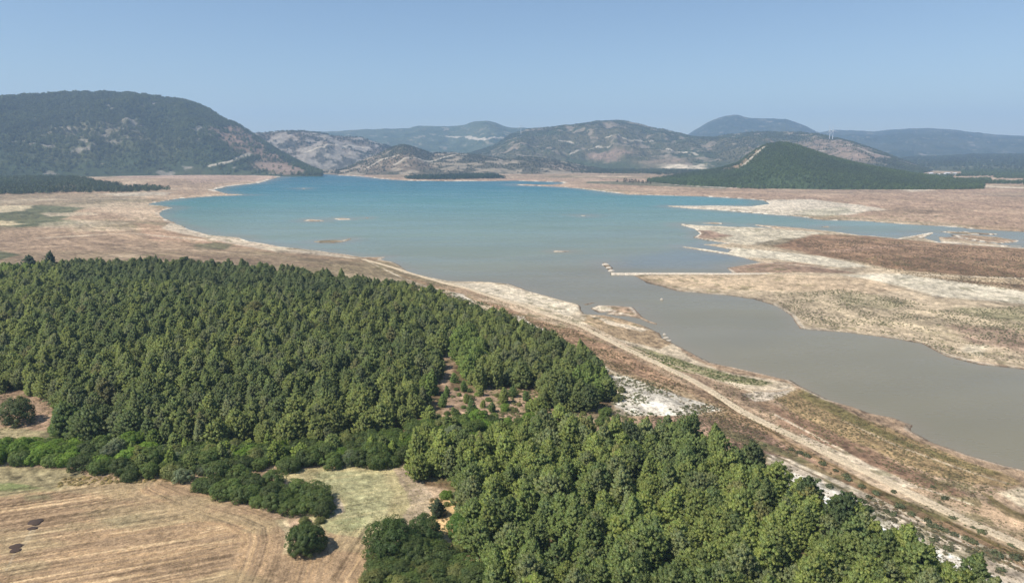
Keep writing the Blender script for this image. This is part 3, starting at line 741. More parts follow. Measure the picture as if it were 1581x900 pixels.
def pine(seed, H=12.0, R=4.2, per=85, ntip=80, size=0.50, lo=0.10, tr=0.52, inner=True, sharp=0.7):
    g = np.random.default_rng(seed)
    lobes = g.random((6, 2)) * [2 * math.pi, 1]
    tips, limbs = [], []
    lean = g.normal(size=2) * 0.35
    for i in range(ntip):
        t = ((i + 0.5) / ntip) ** 1.12
        t = min(1, max(0, t + 0.03 * g.normal()))
        an = i * 2.39996 + 0.35 * g.normal()
        pr = (1 - t) ** sharp * (0.62 + 0.38 * min(1, t * 4.5))
        lob = 1 + 0.55 * sum(math.exp(-((math.cos(an - la) - 1) / 0.35) ** 2) * math.exp(-((t - lt) / .3) ** 2) for la, lt in lobes)
        r = R * pr * lob * g.uniform(0.62, 1.05) * 0.86
        z = H * (lo + (0.96 - lo) * t) + 0.55 * g.normal() - 0.35 * (1 - t) * r / R
        cx, cy = lean * t
        x, y = cx + r * math.cos(an), cy + r * math.sin(an)
        o = np.array([math.cos(an) * (1 - .6 * t), math.sin(an) * (1 - .6 * t), 0.35 + 0.9 * t]); o /= np.linalg.norm(o)
        tips.append((x, y, z, *o, tr * g.uniform(0.75, 1.25) * (1.0 - 0.35 * t)))
        if i % 4 == 0 and t < 0.85: limbs.append(((cx * .5, cy * .5, z - 0.9 - r * .15), (x * .85, y * .85, z - .25)))
    tips.append((lean[0], lean[1], H - 0.4, 0, 0, 1, tr * 0.55)); tips.append((lean[0], lean[1], H - 1.1, 0, 0, 1, tr * 0.75))
    v, c, n = leaves(tips, per, size, g, needle=inner, tone=.24)
    if inner:
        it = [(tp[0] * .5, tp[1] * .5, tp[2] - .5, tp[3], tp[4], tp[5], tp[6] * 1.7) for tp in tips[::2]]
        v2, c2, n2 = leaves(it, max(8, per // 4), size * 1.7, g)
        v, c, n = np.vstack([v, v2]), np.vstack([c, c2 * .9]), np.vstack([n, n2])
    crown = leaf_mesh("pine_crown", v, c, n)
    parts = [tube([(0, 0, -.4), (lean[0] * .2, lean[1] * .2, H * .35), (lean[0] * .6, lean[1] * .6, H * .7), (lean[0], lean[1], H * .95)], [H * .019, H * .015, H * .009, .03])]
    for a, b in limbs: parts.append(tube([a, b], [.07, .025], 4))
    v, q = join(parts)
    trunk = mesh_np("pine_trunk", v, q); trunk.materials.append(M_bark)
    return crown, trunk
def dome(seed, H=4.0, R=2.6, per=60, ntip=60, size=0.32, tr=0.66, squash=0.75, lump=0.5):
    """broadleaf bush or small oak: a lumpy dome that reaches the ground"""
    g = np.random.default_rng(seed)
    lobes = [(g.uniform(0, 2 * math.pi), g.uniform(0.1, .9), g.uniform(.4, 1)) for _ in range(7)]
    tips = []
    for i in range(ntip):
        t = (i + .5) / ntip
        an = i * 2.39996 + .25 * g.normal()
        el = math.asin(min(1, t ** 0.9))
        lob = 1 + lump * sum(w * math.exp(-((math.cos(an - a) - 1) / .3) ** 2 - ((t - tt_) / .25) ** 2) for a, tt_, w in lobes)
        rr_ = lob * g.uniform(.82, 1.02)
        x, y, z = R * math.cos(el) * math.cos(an) * rr_, R * math.cos(el) * math.sin(an) * rr_, 0.35 + (H - .5) * math.sin(el) ** squash * min(1.12, rr_)
        o = np.array([math.cos(el) * math.cos(an), math.cos(el) * math.sin(an), math.sin(el) + .15]); o /= np.linalg.norm(o)
        tips.append((x * .9, y * .9, z - .25, *o, tr * g.uniform(.75, 1.25)))
    v, c, n = leaves(tips, per, size, g, flat=.85, up=.4)
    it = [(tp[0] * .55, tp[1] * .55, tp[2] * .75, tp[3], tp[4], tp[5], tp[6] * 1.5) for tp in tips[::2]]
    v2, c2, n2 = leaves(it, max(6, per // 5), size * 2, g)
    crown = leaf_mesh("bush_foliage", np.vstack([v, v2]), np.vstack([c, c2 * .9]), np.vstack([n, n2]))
    parts = [tube([(0, 0, -.3), (g.normal() * .1, g.normal() * .1, H * .3), (g.normal() * .2, g.normal() * .2, H * .75)], [H * .03, H * .022, .03], 6)]
    for k in range(5):
        a = g.uniform(0, 6.28); parts.append(tube([(0, 0, H * .15), (R * .6 * math.cos(a), R * .6 * math.sin(a), H * .6)], [.08, .02], 4))
    v, q = join(parts)
    trunk = mesh_np("bush_stem", v, q); trunk.materials.append(M_bark)
    return crown, trunk

PINES = [pine(300 + i, H=h, R=r, ntip=n, sharp=s, lo=lo) for i, (h, r, n, s, lo) in enumerate([(12.0, 4.9, 260, .54, .08), (10.6, 5.2, 265, .46, .08), (13.2, 4.6, 255, .64, .06), (10.0, 4.9, 235, .50, .08), (11.8, 4.1, 220, .62, .08), (12.2, 5.6, 290, .48, .10), (9.4, 4.3, 205, .52, .06), (13.8, 4.3, 245, .70, .06)])]
BUSHES = [dome(400 + i, H=h, R=r, ntip=n) for i, (h, r, n) in enumerate([(4.2, 2.7, 84), (3.4, 2.9, 84), (4.8, 2.6, 90), (2.9, 2.4, 72), (3.8, 3.2, 96)])]
OAKS = [dome(450, H=6.6, R=4.8, per=75, ntip=210, size=.36, tr=.72, squash=.6, lump=.06), dome(451, H=8.5, R=6.0, per=100, ntip=140, size=.42, tr=1.15, squash=.7, lump=.2), dome(452, H=6.0, R=3.6, per=90, ntip=80, size=.36, tr=.85, squash=.7)]
FARPINE = [pine(500 + i, H=9.5, R=4.6, per=7, ntip=26, size=2.0, tr=1.7, inner=False, sharp=.5, lo=.15) for i in range(3)]
SCRUB = [dome(600 + i, H=.9, R=.85, per=12, ntip=14, size=.28, tr=.34, lump=.5) for i in range(3)]

# ---- tints (leaf colours, from species and age)
def tint_pine(x, y, px, py, g):
    n = float(fbm(np.array([x / 70]), np.array([y / 70]), 91, 3)[0]); n2 = float(fbm(np.array([x / 18]), np.array([y / 18]), 92, 2)[0])
    base = np.array([0.108, 0.136, 0.056]); yel = np.array([0.136, 0.160, 0.060]); dark = np.array([0.072, 0.098, 0.046]); grey = np.array([0.122, 0.140, 0.074]); bright = np.array([0.118, 0.158, 0.052]); brn = np.array([0.135, 0.115, 0.068])
    k = sstep(.42, .62, np.array(n)); c = base * (1 - k) + yel * k
    u = g.random()
    if u < .16: c = dark * .7 + c * .3
    elif u < .32: c = grey
    elif u < .34: c = brn * .5 + c * .5
    elif u < .44: c = yel
    if n2 > .66: c = c * .6 + dark * .4
    # the stand of young, bright pines by the clearing, and the dark stand on the far ridge
    if sum(sdf(pl, np.array([x]), np.array([y]))[0] > 0 for pl in BRIGHT): c = bright * g.uniform(.85, 1.15)
    if sdf(DARKSTAND, np.array([x]), np.array([y]))[0] > 0: c = c * .55 + np.array([.062, .082, .048]) * .45
    return c * g.uniform(.85, 1.15) * 2.2 * np.array([1.02, 1.0, .92])
BRIGHT = [wpoly(p) for p in ([(700,525),(740,530),(760,560),(730,590),(700,580)], [(650,590),(680,600),(690,645),(655,650)], [(880,580),(935,590),(930,620),(880,620)], [(-80,415),(50,412),(60,430),(-80,432)])]
DARKSTAND = wpoly([(85,412),(300,414),(500,436),(620,452),(520,470),(400,462),(250,452),(100,450)])
def tname(c):
    g_ = c[1]; ry = c[0] / c[1]
    tone = "dark" if g_ < .21 else "pale" if g_ > .34 else "mid"
    hue = "brownish" if ry > 1.12 else "olive" if ry > .92 else "grey green" if c[2] / c[1] > .5 else "green"
    return (tone + " " + hue) if tone != "mid" else hue

def scatter(poly, spacing, seed, holes=(), jitter=.55, inset=0.0, keep=1.0):
    g = np.random.default_rng(seed)
    pl = wpoly(poly) if not isinstance(poly, dict) else poly['w']
    a = np.array(pl)
    xs = np.arange(a[:, 0].min(), a[:, 0].max(), spacing); ys = np.arange(a[:, 1].min(), a[:, 1].max(), spacing * .87)
    X, Y = np.meshgrid(xs, ys); X = X + (np.arange(len(ys)) % 2)[:, None] * spacing * .5
    X = X.ravel() + g.normal(size=X.size) * spacing * jitter * .6; Y = Y.ravel() + g.normal(size=Y.size) * spacing * jitter * .6
    m = sdf(pl, X, Y) > inset
    for h in holes: m &= sdf(wpoly(h), X, Y, 50) < 0
    m &= g.random(X.size) < keep
    X, Y = X[m], Y[m]
    px, py, dd = proj(X, Y, height(X, Y, False))
    k = (px > -160) & (px < W0 + 160)
    return X[k], Y[k]

WOOD_A = [(-260,425),(0,424),(60,420),(100,417),(300,416),(500,436),(620,452),(700,474),(770,496),(850,536),(905,566),(938,595),(945,618),(925,636),(840,636),(828,612),(790,598),(760,606),(730,600),(716,575),(706,556),(682,556),(676,590),(660,625),(648,640),(620,660),(500,690),(300,692),(135,690),(104,672),(88,625),(60,612),(0,606),(-260,612)]
CLEAR = [[(684,540),(702,536),(706,556),(690,560)], [(768,598),(836,598),(836,640),(760,640)]]
WOOD_B = [(640,705),(650,692),(740,688),(760,672),(860,668),(960,672),(1070,690),(1165,728),(1212,768),(1275,800),(1335,832),(1400,868),(1520,935),(1700,1040),(1500,1200),(800,1200),(740,1000),(735,880),(716,850),(718,800),(722,768),(738,752),(700,748),(640,742)]
trees = []        # x, y, variant, scale, rot, tint, zone
g = np.random.default_rng(11)
def add_wood(poly, spacing, seed, zone, holes=(), smin=.7, smax=1.1, keep=1.0, mul=(1, 1, 1)):
    X, Y = scatter(poly, spacing, seed, holes)
    px, py, _ = proj(X, Y, height(X, Y, False))
    for x, y, a, b in zip(X, Y, px, py):
        if keep < 1 and g.random() > keep: continue
        s = g.uniform(smin, smax)
        if g.random() < .14: s *= .72
        trees.append([x, y, int(g.integers(len(PINES))), s, g.uniform(0, 6.28), tint_pine(x, y, a, b, g) * np.array(mul), zone])
add_wood(WOOD_A, 4.9, 1, "upper wood", CLEAR, .50, .92, 1.0, (.86, .84, .92))
add_wood([(150,700),(330,690),(480,690),(620,668),(760,655),(860,662),(740,682),(640,700),(625,716),(420,718),(330,722),(200,735),(150,725)], 6.5, 5, "hedge", (), .32, .6, .55, (.95, 1.0, .8))
add_wood(WOOD_B, 4.9, 2, "lower right wood", (), .50, .94)
def place_pts(lst):
    for (a, b, s, zone, *t) in lst:
        x, y = P(a, b); x, y = float(x[0]), float(y[0])
        trees.append([x, y, int(g.integers(len(PINES))), s, g.uniform(0, 6.28), (np.array(t[0]) * (1.75 if max(t[0]) < .14 else 1)) if t else tint_pine(x, y, a, b, g), zone])
place_pts([(98,672,1.15,"upper wood",(.085,.118,.045)), (135,682,1.1,"upper wood",(.09,.115,.05)), (1165,732,1.12,"lower right wood",(.07,.088,.042)), (1243,795,.95,"lower right wood",(.066,.09,.04)), (1302,826,1.0,"lower right wood",(.066,.09,.04)),
           (1378,852,.55,"lower right wood"), (1430,880,.5,"lower right wood"), (975,700,1.0,"lower right wood",(.07,.09,.045)), (48,424,1.25,"upper wood",(.055,.075,.05)), (80,420,1.2,"upper wood",(.055,.075,.045)), (290,417,1.1,"upper wood",(.05,.07,.045)),
           (778,622,.5,"clearing"), (728,642,.5,"clearing",(.17,.24,.09)), (690,612,.34,"clearing",(.2,.29,.09)), (700,590,.42,"clearing",(.2,.29,.09)), (716,604,.36,"clearing",(.19,.27,.09)), (684,628,.4,"clearing",(.2,.28,.09)), (792,612,.36,"clearing",(.18,.25,.09)), (812,618,.42,"clearing",(.17,.24,.09)), (760,636,.34,"clearing",(.17,.24,.09)), (742,610,.45,"clearing"), (664,650,.5,"clearing"), (820,634,.4,"clearing"), (720,622,.32,"clearing"), (700,668,.62,"clearing"), (832,642,.62,"clearing"), (862,632,.4,"clearing"), (676,797,.42,"sandy strip",(.07,.09,.055)), (700,640,.3,"clearing"), (745,628,.3,"clearing")])
TX = np.array([[t[0], t[1]] for t in trees]); TZ = height(TX[:, 0], TX[:, 1], False)
ppx, ppy, pdd = proj(TX[:, 0], TX[:, 1], TZ + 6 * np.array([t[3] for t in trees]))
sizes = np.array([t[3] for t in trees]) * 12 / pdd
# how much of each tree stays clear of the trees in front of it, roughly
inframe = (ppx > 4) & (ppx < W0 - 4) & (ppy > 4) & (ppy < H0 + 2)
score = np.where(inframe, sizes, -1)
order = np.argsort(-score)
IND = set(order[:300].tolist())

used_labels = {}
def place_label(prefix, a, b):
    for dec in (0, 1, 2):
        lab = f"{prefix}, {a / W0 * 100:.{dec}f}% across, {b / H0 * 100:.{dec}f}% down the photo"
        if lab not in used_labels:
            used_labels[lab] = 1; return lab
    return lab
def tree_thing(name, pair, x, y, z, s, rot, tint, label, cat, group, crown_name="crown", trunk_name="trunk", sz=None):
    r = bpy.data.objects.new(name, None); COL.link(r)
    r.location = (x, y, z); r.rotation_euler = (0, 0, rot); r.scale = (s, s, sz or s); r.empty_display_size = 1
    tag(r, label, cat, group)
    c = bpy.data.objects.new(crown_name, pair[0]); COL.link(c); c.parent = r; c['tint'] = [float(v) for v in tint]
    t = bpy.data.objects.new(trunk_name, pair[1]); COL.link(t); t.parent = r
    return r, c, t
protoC, protoT = {}, {}
rest = []
for i, t in enumerate(trees):
    if i in IND:
        sz = "tall" if t[3] > .9 else "small" if t[3] < .6 else "young" if t[3] < .7 else ""
        z0 = {"upper wood": "pine, upper wood", "lower right wood": "pine, lower right wood", "hedge": "pine in the hedge below upper wood", "clearing": "lone pine in brown clearing", "sandy strip": "lone pine on sandy strip"}[t[6]]
        lab = place_label(" ".join(q for q in (sz, tname(t[5]), z0) if q), ppx[i], ppy[i])
        r, c, k = tree_thing("pine_tree", PINES[t[2]], t[0], t[1], TZ[i] - .1, t[3], t[4], t[5], lab, "pine tree", "pine trees of the two woods")
        protoC.setdefault(t[2], c); protoT.setdefault(t[2], k)
    else: rest.append((t[0], t[1], TZ[i] - .1, t[2], t[3], t[4], t[5]))

def instancer(name, pts, protos, label=None, cat=None):
    """one stuff object: copies of the given meshes on points, with a leaf tint carried by each point"""
    me = bpy.data.meshes.new(name)
    n = len(pts); me.vertices.add(n)
    me.vertices.foreach_set("co", np.array([p[:3] for p in pts], np.float32).ravel())
    for an, ty, dt, vals in (("variant", 'INT', "value", [p[3] for p in pts]), ("scl", 'FLOAT', "value", [p[4] for p in pts]), ("rot", 'FLOAT', "value", [p[5] for p in pts])):
        at = me.attributes.new(an, ty, 'POINT'); at.data.foreach_set(dt, np.array(vals, np.int32 if ty == 'INT' else np.float32))
    at = me.attributes.new("tint", 'FLOAT_VECTOR', 'POINT'); at.data.foreach_set("vector", np.array([p[6] for p in pts], np.float32).ravel())
    o = bpy.data.objects.new(name, me); COL.link(o); o['kind'] = 'stuff'
    if label: o['label'] = label; o['category'] = cat
    ng = bpy.data.node_groups.new(name, 'GeometryNodeTree')
    ng.interface.new_socket("Geometry", in_out='INPUT', socket_type='NodeSocketGeometry')
    ng.interface.new_socket("Geometry", in_out='OUTPUT', socket_type='NodeSocketGeometry')
    gi = ng.nodes.new("NodeGroupInput"); go = ng.nodes.new("NodeGroupOutput"); jn = ng.nodes.new("GeometryNodeJoinGeometry")
    def attr(nm, ty):
        a = ng.nodes.new("GeometryNodeInputNamedAttribute"); a.data_type = ty; a.inputs[0].default_value = nm; return a.outputs[0]
    va, sc, ro = attr("variant", 'INT'), attr("scl", 'FLOAT'), attr("rot", 'FLOAT')
    cx = ng.nodes.new("ShaderNodeCombineXYZ"); ng.links.new(ro, cx.inputs[2])
    for k, objs in protos.items():
        cmp_ = ng.nodes.new("FunctionNodeCompare"); cmp_.data_type = 'INT'; cmp_.operation = 'EQUAL'
        ng.links.new(va, cmp_.inputs[2]); cmp_.inputs[3].default_value = k
        for ob in objs:
            oi = ng.nodes.new("GeometryNodeObjectInfo"); oi.inputs[0].default_value = ob; oi.transform_space = 'ORIGINAL'; oi.inputs[1].default_value = False
            ip = ng.nodes.new("GeometryNodeInstanceOnPoints")
            ng.links.new(gi.outputs[0], ip.inputs['Points']); ng.links.new(cmp_.outputs[0], ip.inputs['Selection'])
            ng.links.new(oi.outputs['Geometry'], ip.inputs['Instance']); ng.links.new(cx.outputs[0], ip.inputs['Rotation']); ng.links.new(sc, ip.inputs['Scale'])
            ng.links.new(ip.outputs[0], jn.inputs[0])
    ng.links.new(jn.outputs[0], go.inputs[0])
    md = o.modifiers.new("scatter", 'NODES'); md.node_group = ng
    return o
instancer("pine_forest", rest, {k: (protoC[k], protoT[k]) for k in protoC}, "dense pine forest of the upper wood behind the front trees", "pine forest")

# ------------------------------------------------------------------ bushes and small oaks near the fields
bushes = []
def tb(kind, g):
    return {"bright": np.array([.118, .178, .030]), "dark": np.array([.072, .096, .030]), "mid": np.array([.096, .130, .036]), "olive": np.array([.13, .138, .048]), "grey": np.array([.125, .145, .080])}[kind] * g.uniform(.8, 1.25) * 1.5
def add_bushes(poly, spacing, seed, kinds, zone, smin, smax, holes=()):
    X, Y = scatter(poly, spacing, seed, holes, .3)
    for x, y in zip(X, Y):
        kd = kinds[int(g.integers(len(kinds)))]
        bushes.append([x, y, BUSHES[int(g.integers(len(BUSHES)))], g.uniform(smin, smax), tb(kd, g), kd, zone])
add_bushes([(-40,694),(0,690),(60,684),(110,688),(140,694),(135,722),(100,726),(50,721),(-40,722)], 4.4, 21, ["bright", "bright", "bright", "mid"], "strip above field", .75, 1.1)
add_bushes([(140,696),(330,694),(480,694),(620,668),(700,655),(760,655),(740,682),(640,690),(630,722),(420,726),(330,728),(290,738),(250,735),(210,742),(140,742),(125,722)], 4.7, 22, ["dark", "mid", "mid", "dark", "olive", "mid", "mid", "grey", "bright"], "hedge below upper wood", .8, 1.3)
add_bushes([(655,655),(690,625),(700,600),(760,604),(835,604),(860,625),(830,655),(700,660)], 9.5, 26, ["mid", "olive", "bright"], "brown clearing", .3, .6)
add_bushes([(700,655),(760,650),(835,655),(860,668),(780,676),(740,685),(640,688)], 4.6, 23, ["bright", "bright", "mid"], "gully between woods", .6, .95)
add_bushes([(296,748),(335,738),(420,748),(500,768),(506,792),(470,800),(400,788),(335,768)], 4.4, 24, ["dark", "mid", "mid", "dark"], "spur between fields", .85, 1.25)
add_bushes([(566,905),(575,872),(640,862),(700,870),(735,890),(742,960),(560,960)], 3.9, 25, ["dark", "mid", "olive", "dark"], "thicket at bottom edge", .8, 1.3)
for (a, b, k, s, kd, zn) in [(282,742,0,.9,"grey","hedge below upper wood"), (315,730,1,.8,"grey","hedge below upper wood"), (690,768,3,.7,"bright","sandy strip"), (660,845,1,.9,"mid","thicket at bottom edge"), (710,852,3,.7,"olive","thicket at bottom edge"),
        (808,664,1,.9,"mid","gully between woods"), (850,665,2,.8,"grey","gully between woods"), (640,672,4,1.1,"dark","hedge below upper wood"), (662,668,0,.8,"dark","hedge below upper wood"), (935,640,1,.8,"mid","white bank"), (950,618,4,.8,"olive","white bank"), (960,605,0,.6,"olive","white bank"), (930,655,1,.9,"mid","white bank"),
        (690,640,3,.45,"mid","brown clearing"), (716,630,3,.4,"mid","brown clearing"), (795,635,3,.5,"olive","brown clearing"), (815,628,1,.4,"olive","brown clearing"), (880,645,3,.5,"dark","brown clearing"), (900,640,3,.45,"olive","brown clearing"), (690,780,3,.35,"olive","sandy strip"), (470,806,3,.5,"olive","spur between fields"), (495,806,3,.5,"olive","spur between fields")]:
    x, y = P(a, b); bushes.append([float(x[0]), float(y[0]), BUSHES[k], s, tb(kd, g), kd, zn])
BZ = height(np.array([b[0] for b in bushes]), np.array([b[1] for b in bushes]), False)
for b, z in zip(bushes, BZ):
    a, q, dd = proj(b[0], b[1], z + 1.8 * b[3])
    if a < -45 or a > W0 + 40 or q > H0 + 25: continue
    word = {"bright": "bright green", "dark": "dark green", "mid": "green", "olive": "olive", "grey": "grey green"}[b[5]]
    zn = b[6]
    prep = "in the" if zn.startswith(("hedge", "strip", "gully", "spur", "brown")) else "on the" if zn.startswith(("sandy", "white")) else "in the"
    tree_thing("bush", b[2], b[0], b[1], z - .15, b[3], g.uniform(0, 6.28), b[4], place_label(f"{word} bush, {zn}", a, q), "bush", "bushes round the fields", "foliage", "stem")
# the oaks that stand alone
for (a, b, k, s, tint, lab) in [
        (474, 848, 0, 1.0, (0.087, 0.124, 0.036), "round dark oak standing alone between the stubble field and pale field"),
        (604, 856, 1, 1.02, (0.084, 0.128, 0.036), "largest dark oak with lopsided crown at lower edge of the pale field"),
        (657, 836, 2, 1.05, (0.087, 0.132, 0.041), "small dark oak just right of the largest oak at the pale field"),
        (712, 828, 2, .92, (0.119, 0.203, 0.043), "bright green broadleaf tree on sandy strip against the lower right wood"),
        (29, 652, 2, 1.35, (0.105, 0.135, 0.050), "lone leafy tree casting shadow on brown ground at left edge below upper wood"),
        (640, 868, 2, 1.0, (0.092, 0.130, 0.041), "dark oak at bottom edge just below the two round oaks")]:
    x, y = P(a, b)
    tree_thing("oak_tree", OAKS[k], float(x[0]), float(y[0]), float(height(x, y, False)[0]) - .1, s, a * .1, tint, lab, "oak tree", None)

# ------------------------------------------------------------------ low shrubs on the banks
M_none = None
shr = []
def shrubs(lst, sc, zn):
    for a, b in lst: shr.append((a, b, sc * g.uniform(.75, 1.3), zn))
shrubs([(1263,742),(1281,752),(1310,741),(1352,762),(1341,768),(1388,783),(1407,795),(1432,805),(1435,812),(1447,815),(1460,820),(1474,826),(1491,832),(1503,838),(1378,795),(1369,790),(1540,858),(1568,862),(1545,880),(1520,888),(1490,868),(1463,848),(1440,835),(1420,828),(1407,830),(1395,838),(1500,902),(1470,892),(1450,872)], 1.25, "white bank right of lower wood")
shrubs([(1246,705),(1270,717),(1290,727),(1235,700),(1222,695),(1305,735),(1330,752),(1180,688),(1160,680)], 1.1, "green ditch above white bank")
shrubs([(938,620),(962,628),(975,635),(985,612),(1000,622),(1020,606),(1035,632),(1048,640),(1060,628),(1070,636),(990,640),(1005,640),(950,645),(972,648)], .8, "white bank beside upper wood")
shrubs([(1380,760),(1470,800),(1502,815),(1515,822),(1560,842),(1460,770),(1440,752)], 1.0, "verge of the dirt track")
for a, b, s, zn in shr:
    x, y = P(a, b); tint = np.array([.15, .17, .09]) * g.uniform(.7, 1.2)
    z = float(height(x, y, False)[0])
    tree_thing("shrub", SCRUB[int(g.integers(3))], float(x[0]), float(y[0]), z - .05, s, g.uniform(0, 6.28), tint, place_label("dusty shrub, " + zn, a, b), "shrub", "low shrubs on the bank", "foliage", "stem")
shrub_protos = {}
for o in COL:
    if o.parent and o.parent.name.startswith("shrub") and o.name.startswith("foliage"):
        for k in range(3):
            if o.data == SCRUB[k][0]: shrub_protos.setdefault(k, (o,))
sc_pts = []
def scrub_zone(poly, spacing, seed, tint, smin=.3, smax=.9, patch=.45):
    X, Y = scatter(poly, spacing, seed, (), .6)
    nn = fbm(X / 12, Y / 12, 301, 3)
    m = (nn + .25 * (g.random(len(X)) - .5)) > patch
    X, Y = X[m], Y[m]; Z = height(X, Y, False)
    for x, y, z in zip(X, Y, Z):
        if z < 0.2: continue
        sc_pts.append((x, y, z - .04, int(g.integers(3)), g.uniform(smin, smax), g.uniform(0, 6.28), np.array(tint) * g.uniform(.9, 1.9)))
OLV = (.15, .15, .09); BRN = (.20, .15, .10)
scrub_zone([(985,540),(1050,556),(1110,575),(1190,590),(1180,597),(1120,590),(1040,568),(990,548)], 1.6, 51, (.13, .15, .065), .25, .65, .46)
scrub_zone([(935,575),(1000,588),(1112,632),(1060,642),(930,645),(955,610)], 1.6, 52, OLV, .25, .7, .5)
scrub_zone([(1185,700),(1330,755),(1420,802),(1581,875),(1581,930),(1400,862),(1290,800),(1200,745)], 1.7, 53, (.15, .14, .09), .25, .8, .5)
scrub_zone([(985,645),(1110,640),(1190,672),(1270,715),(1210,712),(1110,690),(1010,680)], 1.4, 54, (.17, .14, .09), .25, .6, .42)
scrub_zone([(740,464),(900,517),(1050,592),(1130,634),(1260,703),(1400,778),(1581,857),(1581,880),(1380,790),(1200,710),(1020,604),(880,535),(760,485)], 1.6, 55, (.19, .145, .09), .25, .6, .45)
scrub_zone([(1192,612),(1235,601),(1290,630),(1380,662),(1450,695),(1540,728),(1581,748),(1480,765),(1390,745),(1250,670)], 1.6, 56, (.22, .18, .11), .2, .5, .46)
scrub_zone([(1190,455),(1300,446),(1400,462),(1450,478),(1581,472),(1700,485),(1700,575),(1581,560),(1459,545),(1367,515),(1250,500),(1210,475)], 2.0, 57, (.16, .16, .10), .25, .6, .46)
scrub_zone([(1220,372),(1330,368),(1450,378),(1581,388),(1581,450),(1500,440),(1400,425),(1300,402)], 2.7, 58, (.17, .135, .095), .3, .7, .42)
scrub_zone([(660,600),(720,610),(760,598),(840,605),(960,630),(985,650),(700,668),(655,672)], 1.8, 59, (.15, .15, .07), .3, .9, .5)
scrub_zone([(665,770),(712,765),(722,790),(712,830),(670,825)], 1.6, 60, (.17, .14, .07), .25, .6, .5)
scrub_zone([(90,740),(140,734),(300,735),(290,742),(140,748),(90,752)], 1.2, 61, (.28, .22, .11), .3, .7, .35)
scrub_zone([(600,430),(720,458),(790,490),(740,482),(640,450)], 2.0, 62, (.13, .135, .075), .4, 1.1, .45)
BANK = [(620,418),(740,455),(830,480),(900,492),(1010,545),(1100,585),(1190,610),(1290,632),(1440,690),(1600,760),(1800,830),(1800,1000),(1581,900),(1400,830),(1200,710),(985,645),(940,600),(880,540),(760,490),(620,440)]
scrub_zone(BANK, 1.5, 63, (.20, .165, .105), .12, .32, .47)
scrub_zone(BANK, 2.6, 64, (.14, .145, .075), .15, .42, .5)
scrub_zone([(1185,700),(1330,755),(1420,802),(1581,875),(1581,940),(1400,866),(1290,802),(1200,745)], 1.0, 65, (.19, .165, .12), .12, .34, .45)
scrub_zone([(-60,770),(100,752),(280,740),(440,802),(445,842),(560,826),(600,842),(560,905),(560,1000),(-60,1000)], 1.1, 66, (.32, .25, .16), .07, .17, .42)
scrub_zone([(415,735),(500,723),(625,723),(670,775),(650,830),(520,822),(505,790)], 1.1, 67, (.26, .24, .13), .08, .22, .38)
scrub_zone([(-100,612),(0,608),(70,604),(110,655),(80,684),(-100,690)], 1.6, 68, (.20, .18, .10), .1, .35, .45)
instancer("scrub", sc_pts, shrub_protos, "low dry scrub scattered over the banks and the peninsula", "scrub")

# ------------------------------------------------------------------ far woods
def far_pts(poly, spacing, seed, tint, smin=.7, smax=1.1, keep=1.0, holes=()):
    X, Y = scatter(poly, spacing, seed, holes, .5, keep=keep)
    Z = height(X, Y, False)
    tn = .7 + .8 * fbm(X / 120, Y / 160, seed + 3, 3); dn = fbm(X / 70, Y / 110, seed + 4, 3) + .25 * (g.random(len(X)) - .5)
    ed = sdf(wpoly(poly), X, Y) / (spacing * 5)
    return [(x, y, z - .2, int(g.integers(3)), g.uniform(smin, smax), g.uniform(0, 6.28), np.array(tint) * g.uniform(.75, 1.25) * k) for x, y, z, k, q, e in zip(X, Y, Z, tn, dn, ed) if z > .3 and q > .62 - .36 * min(1, e)]
def hill_pts(key, n, seed, tint, smin, smax, ymax=None, thr=.5, xr=None):
    x, y, z, ok, nrow, nc, xs, px, py = HILLS[key]
    gg = np.random.default_rng(seed)
    out = []
    u = gg.random(n) * (nc - 1.001); 
    # equal chance per metre of range
    t = np.sqrt(gg.random(n)) * (nrow + 3)
    i = t.astype(int); j = u.astype(int); fi = t - i; fj = u - j
    def bl(a): return (a[i, j] * (1 - fi) * (1 - fj) + a[i + 1, j] * fi * (1 - fj) + a[i, j + 1] * (1 - fi) * fj + a[i + 1, j + 1] * fi * fj)
    X, Y, Z, O = bl(x), bl(y), bl(z), bl(ok)
    cl = fbm(X / 60, Y / 60, seed, 3)
    m = (Z > 2) & (gg.random(n) < np.clip(O, 0, 1) ** 1.6 + .015) & (gg.random(n) < .1 + 1.4 * cl)
    tn = .75 + .7 * fbm(X / 140, Y / 200, seed + 5, 3)
    if xr: 
        q, _, _ = proj(X, Y, Z); m &= (q > xr[0]) & (q < xr[1])
    for a, b, c, k in zip(X[m], Y[m], Z[m], tn[m]):
        out.append((a, b, c - .5, int(gg.integers(3)), gg.uniform(smin, smax), gg.uniform(0, 6.28), np.array(tint) * gg.uniform(.7, 1.3) * np.array([k, k, 1])))
    return out
FT = (.075, .095, .050)
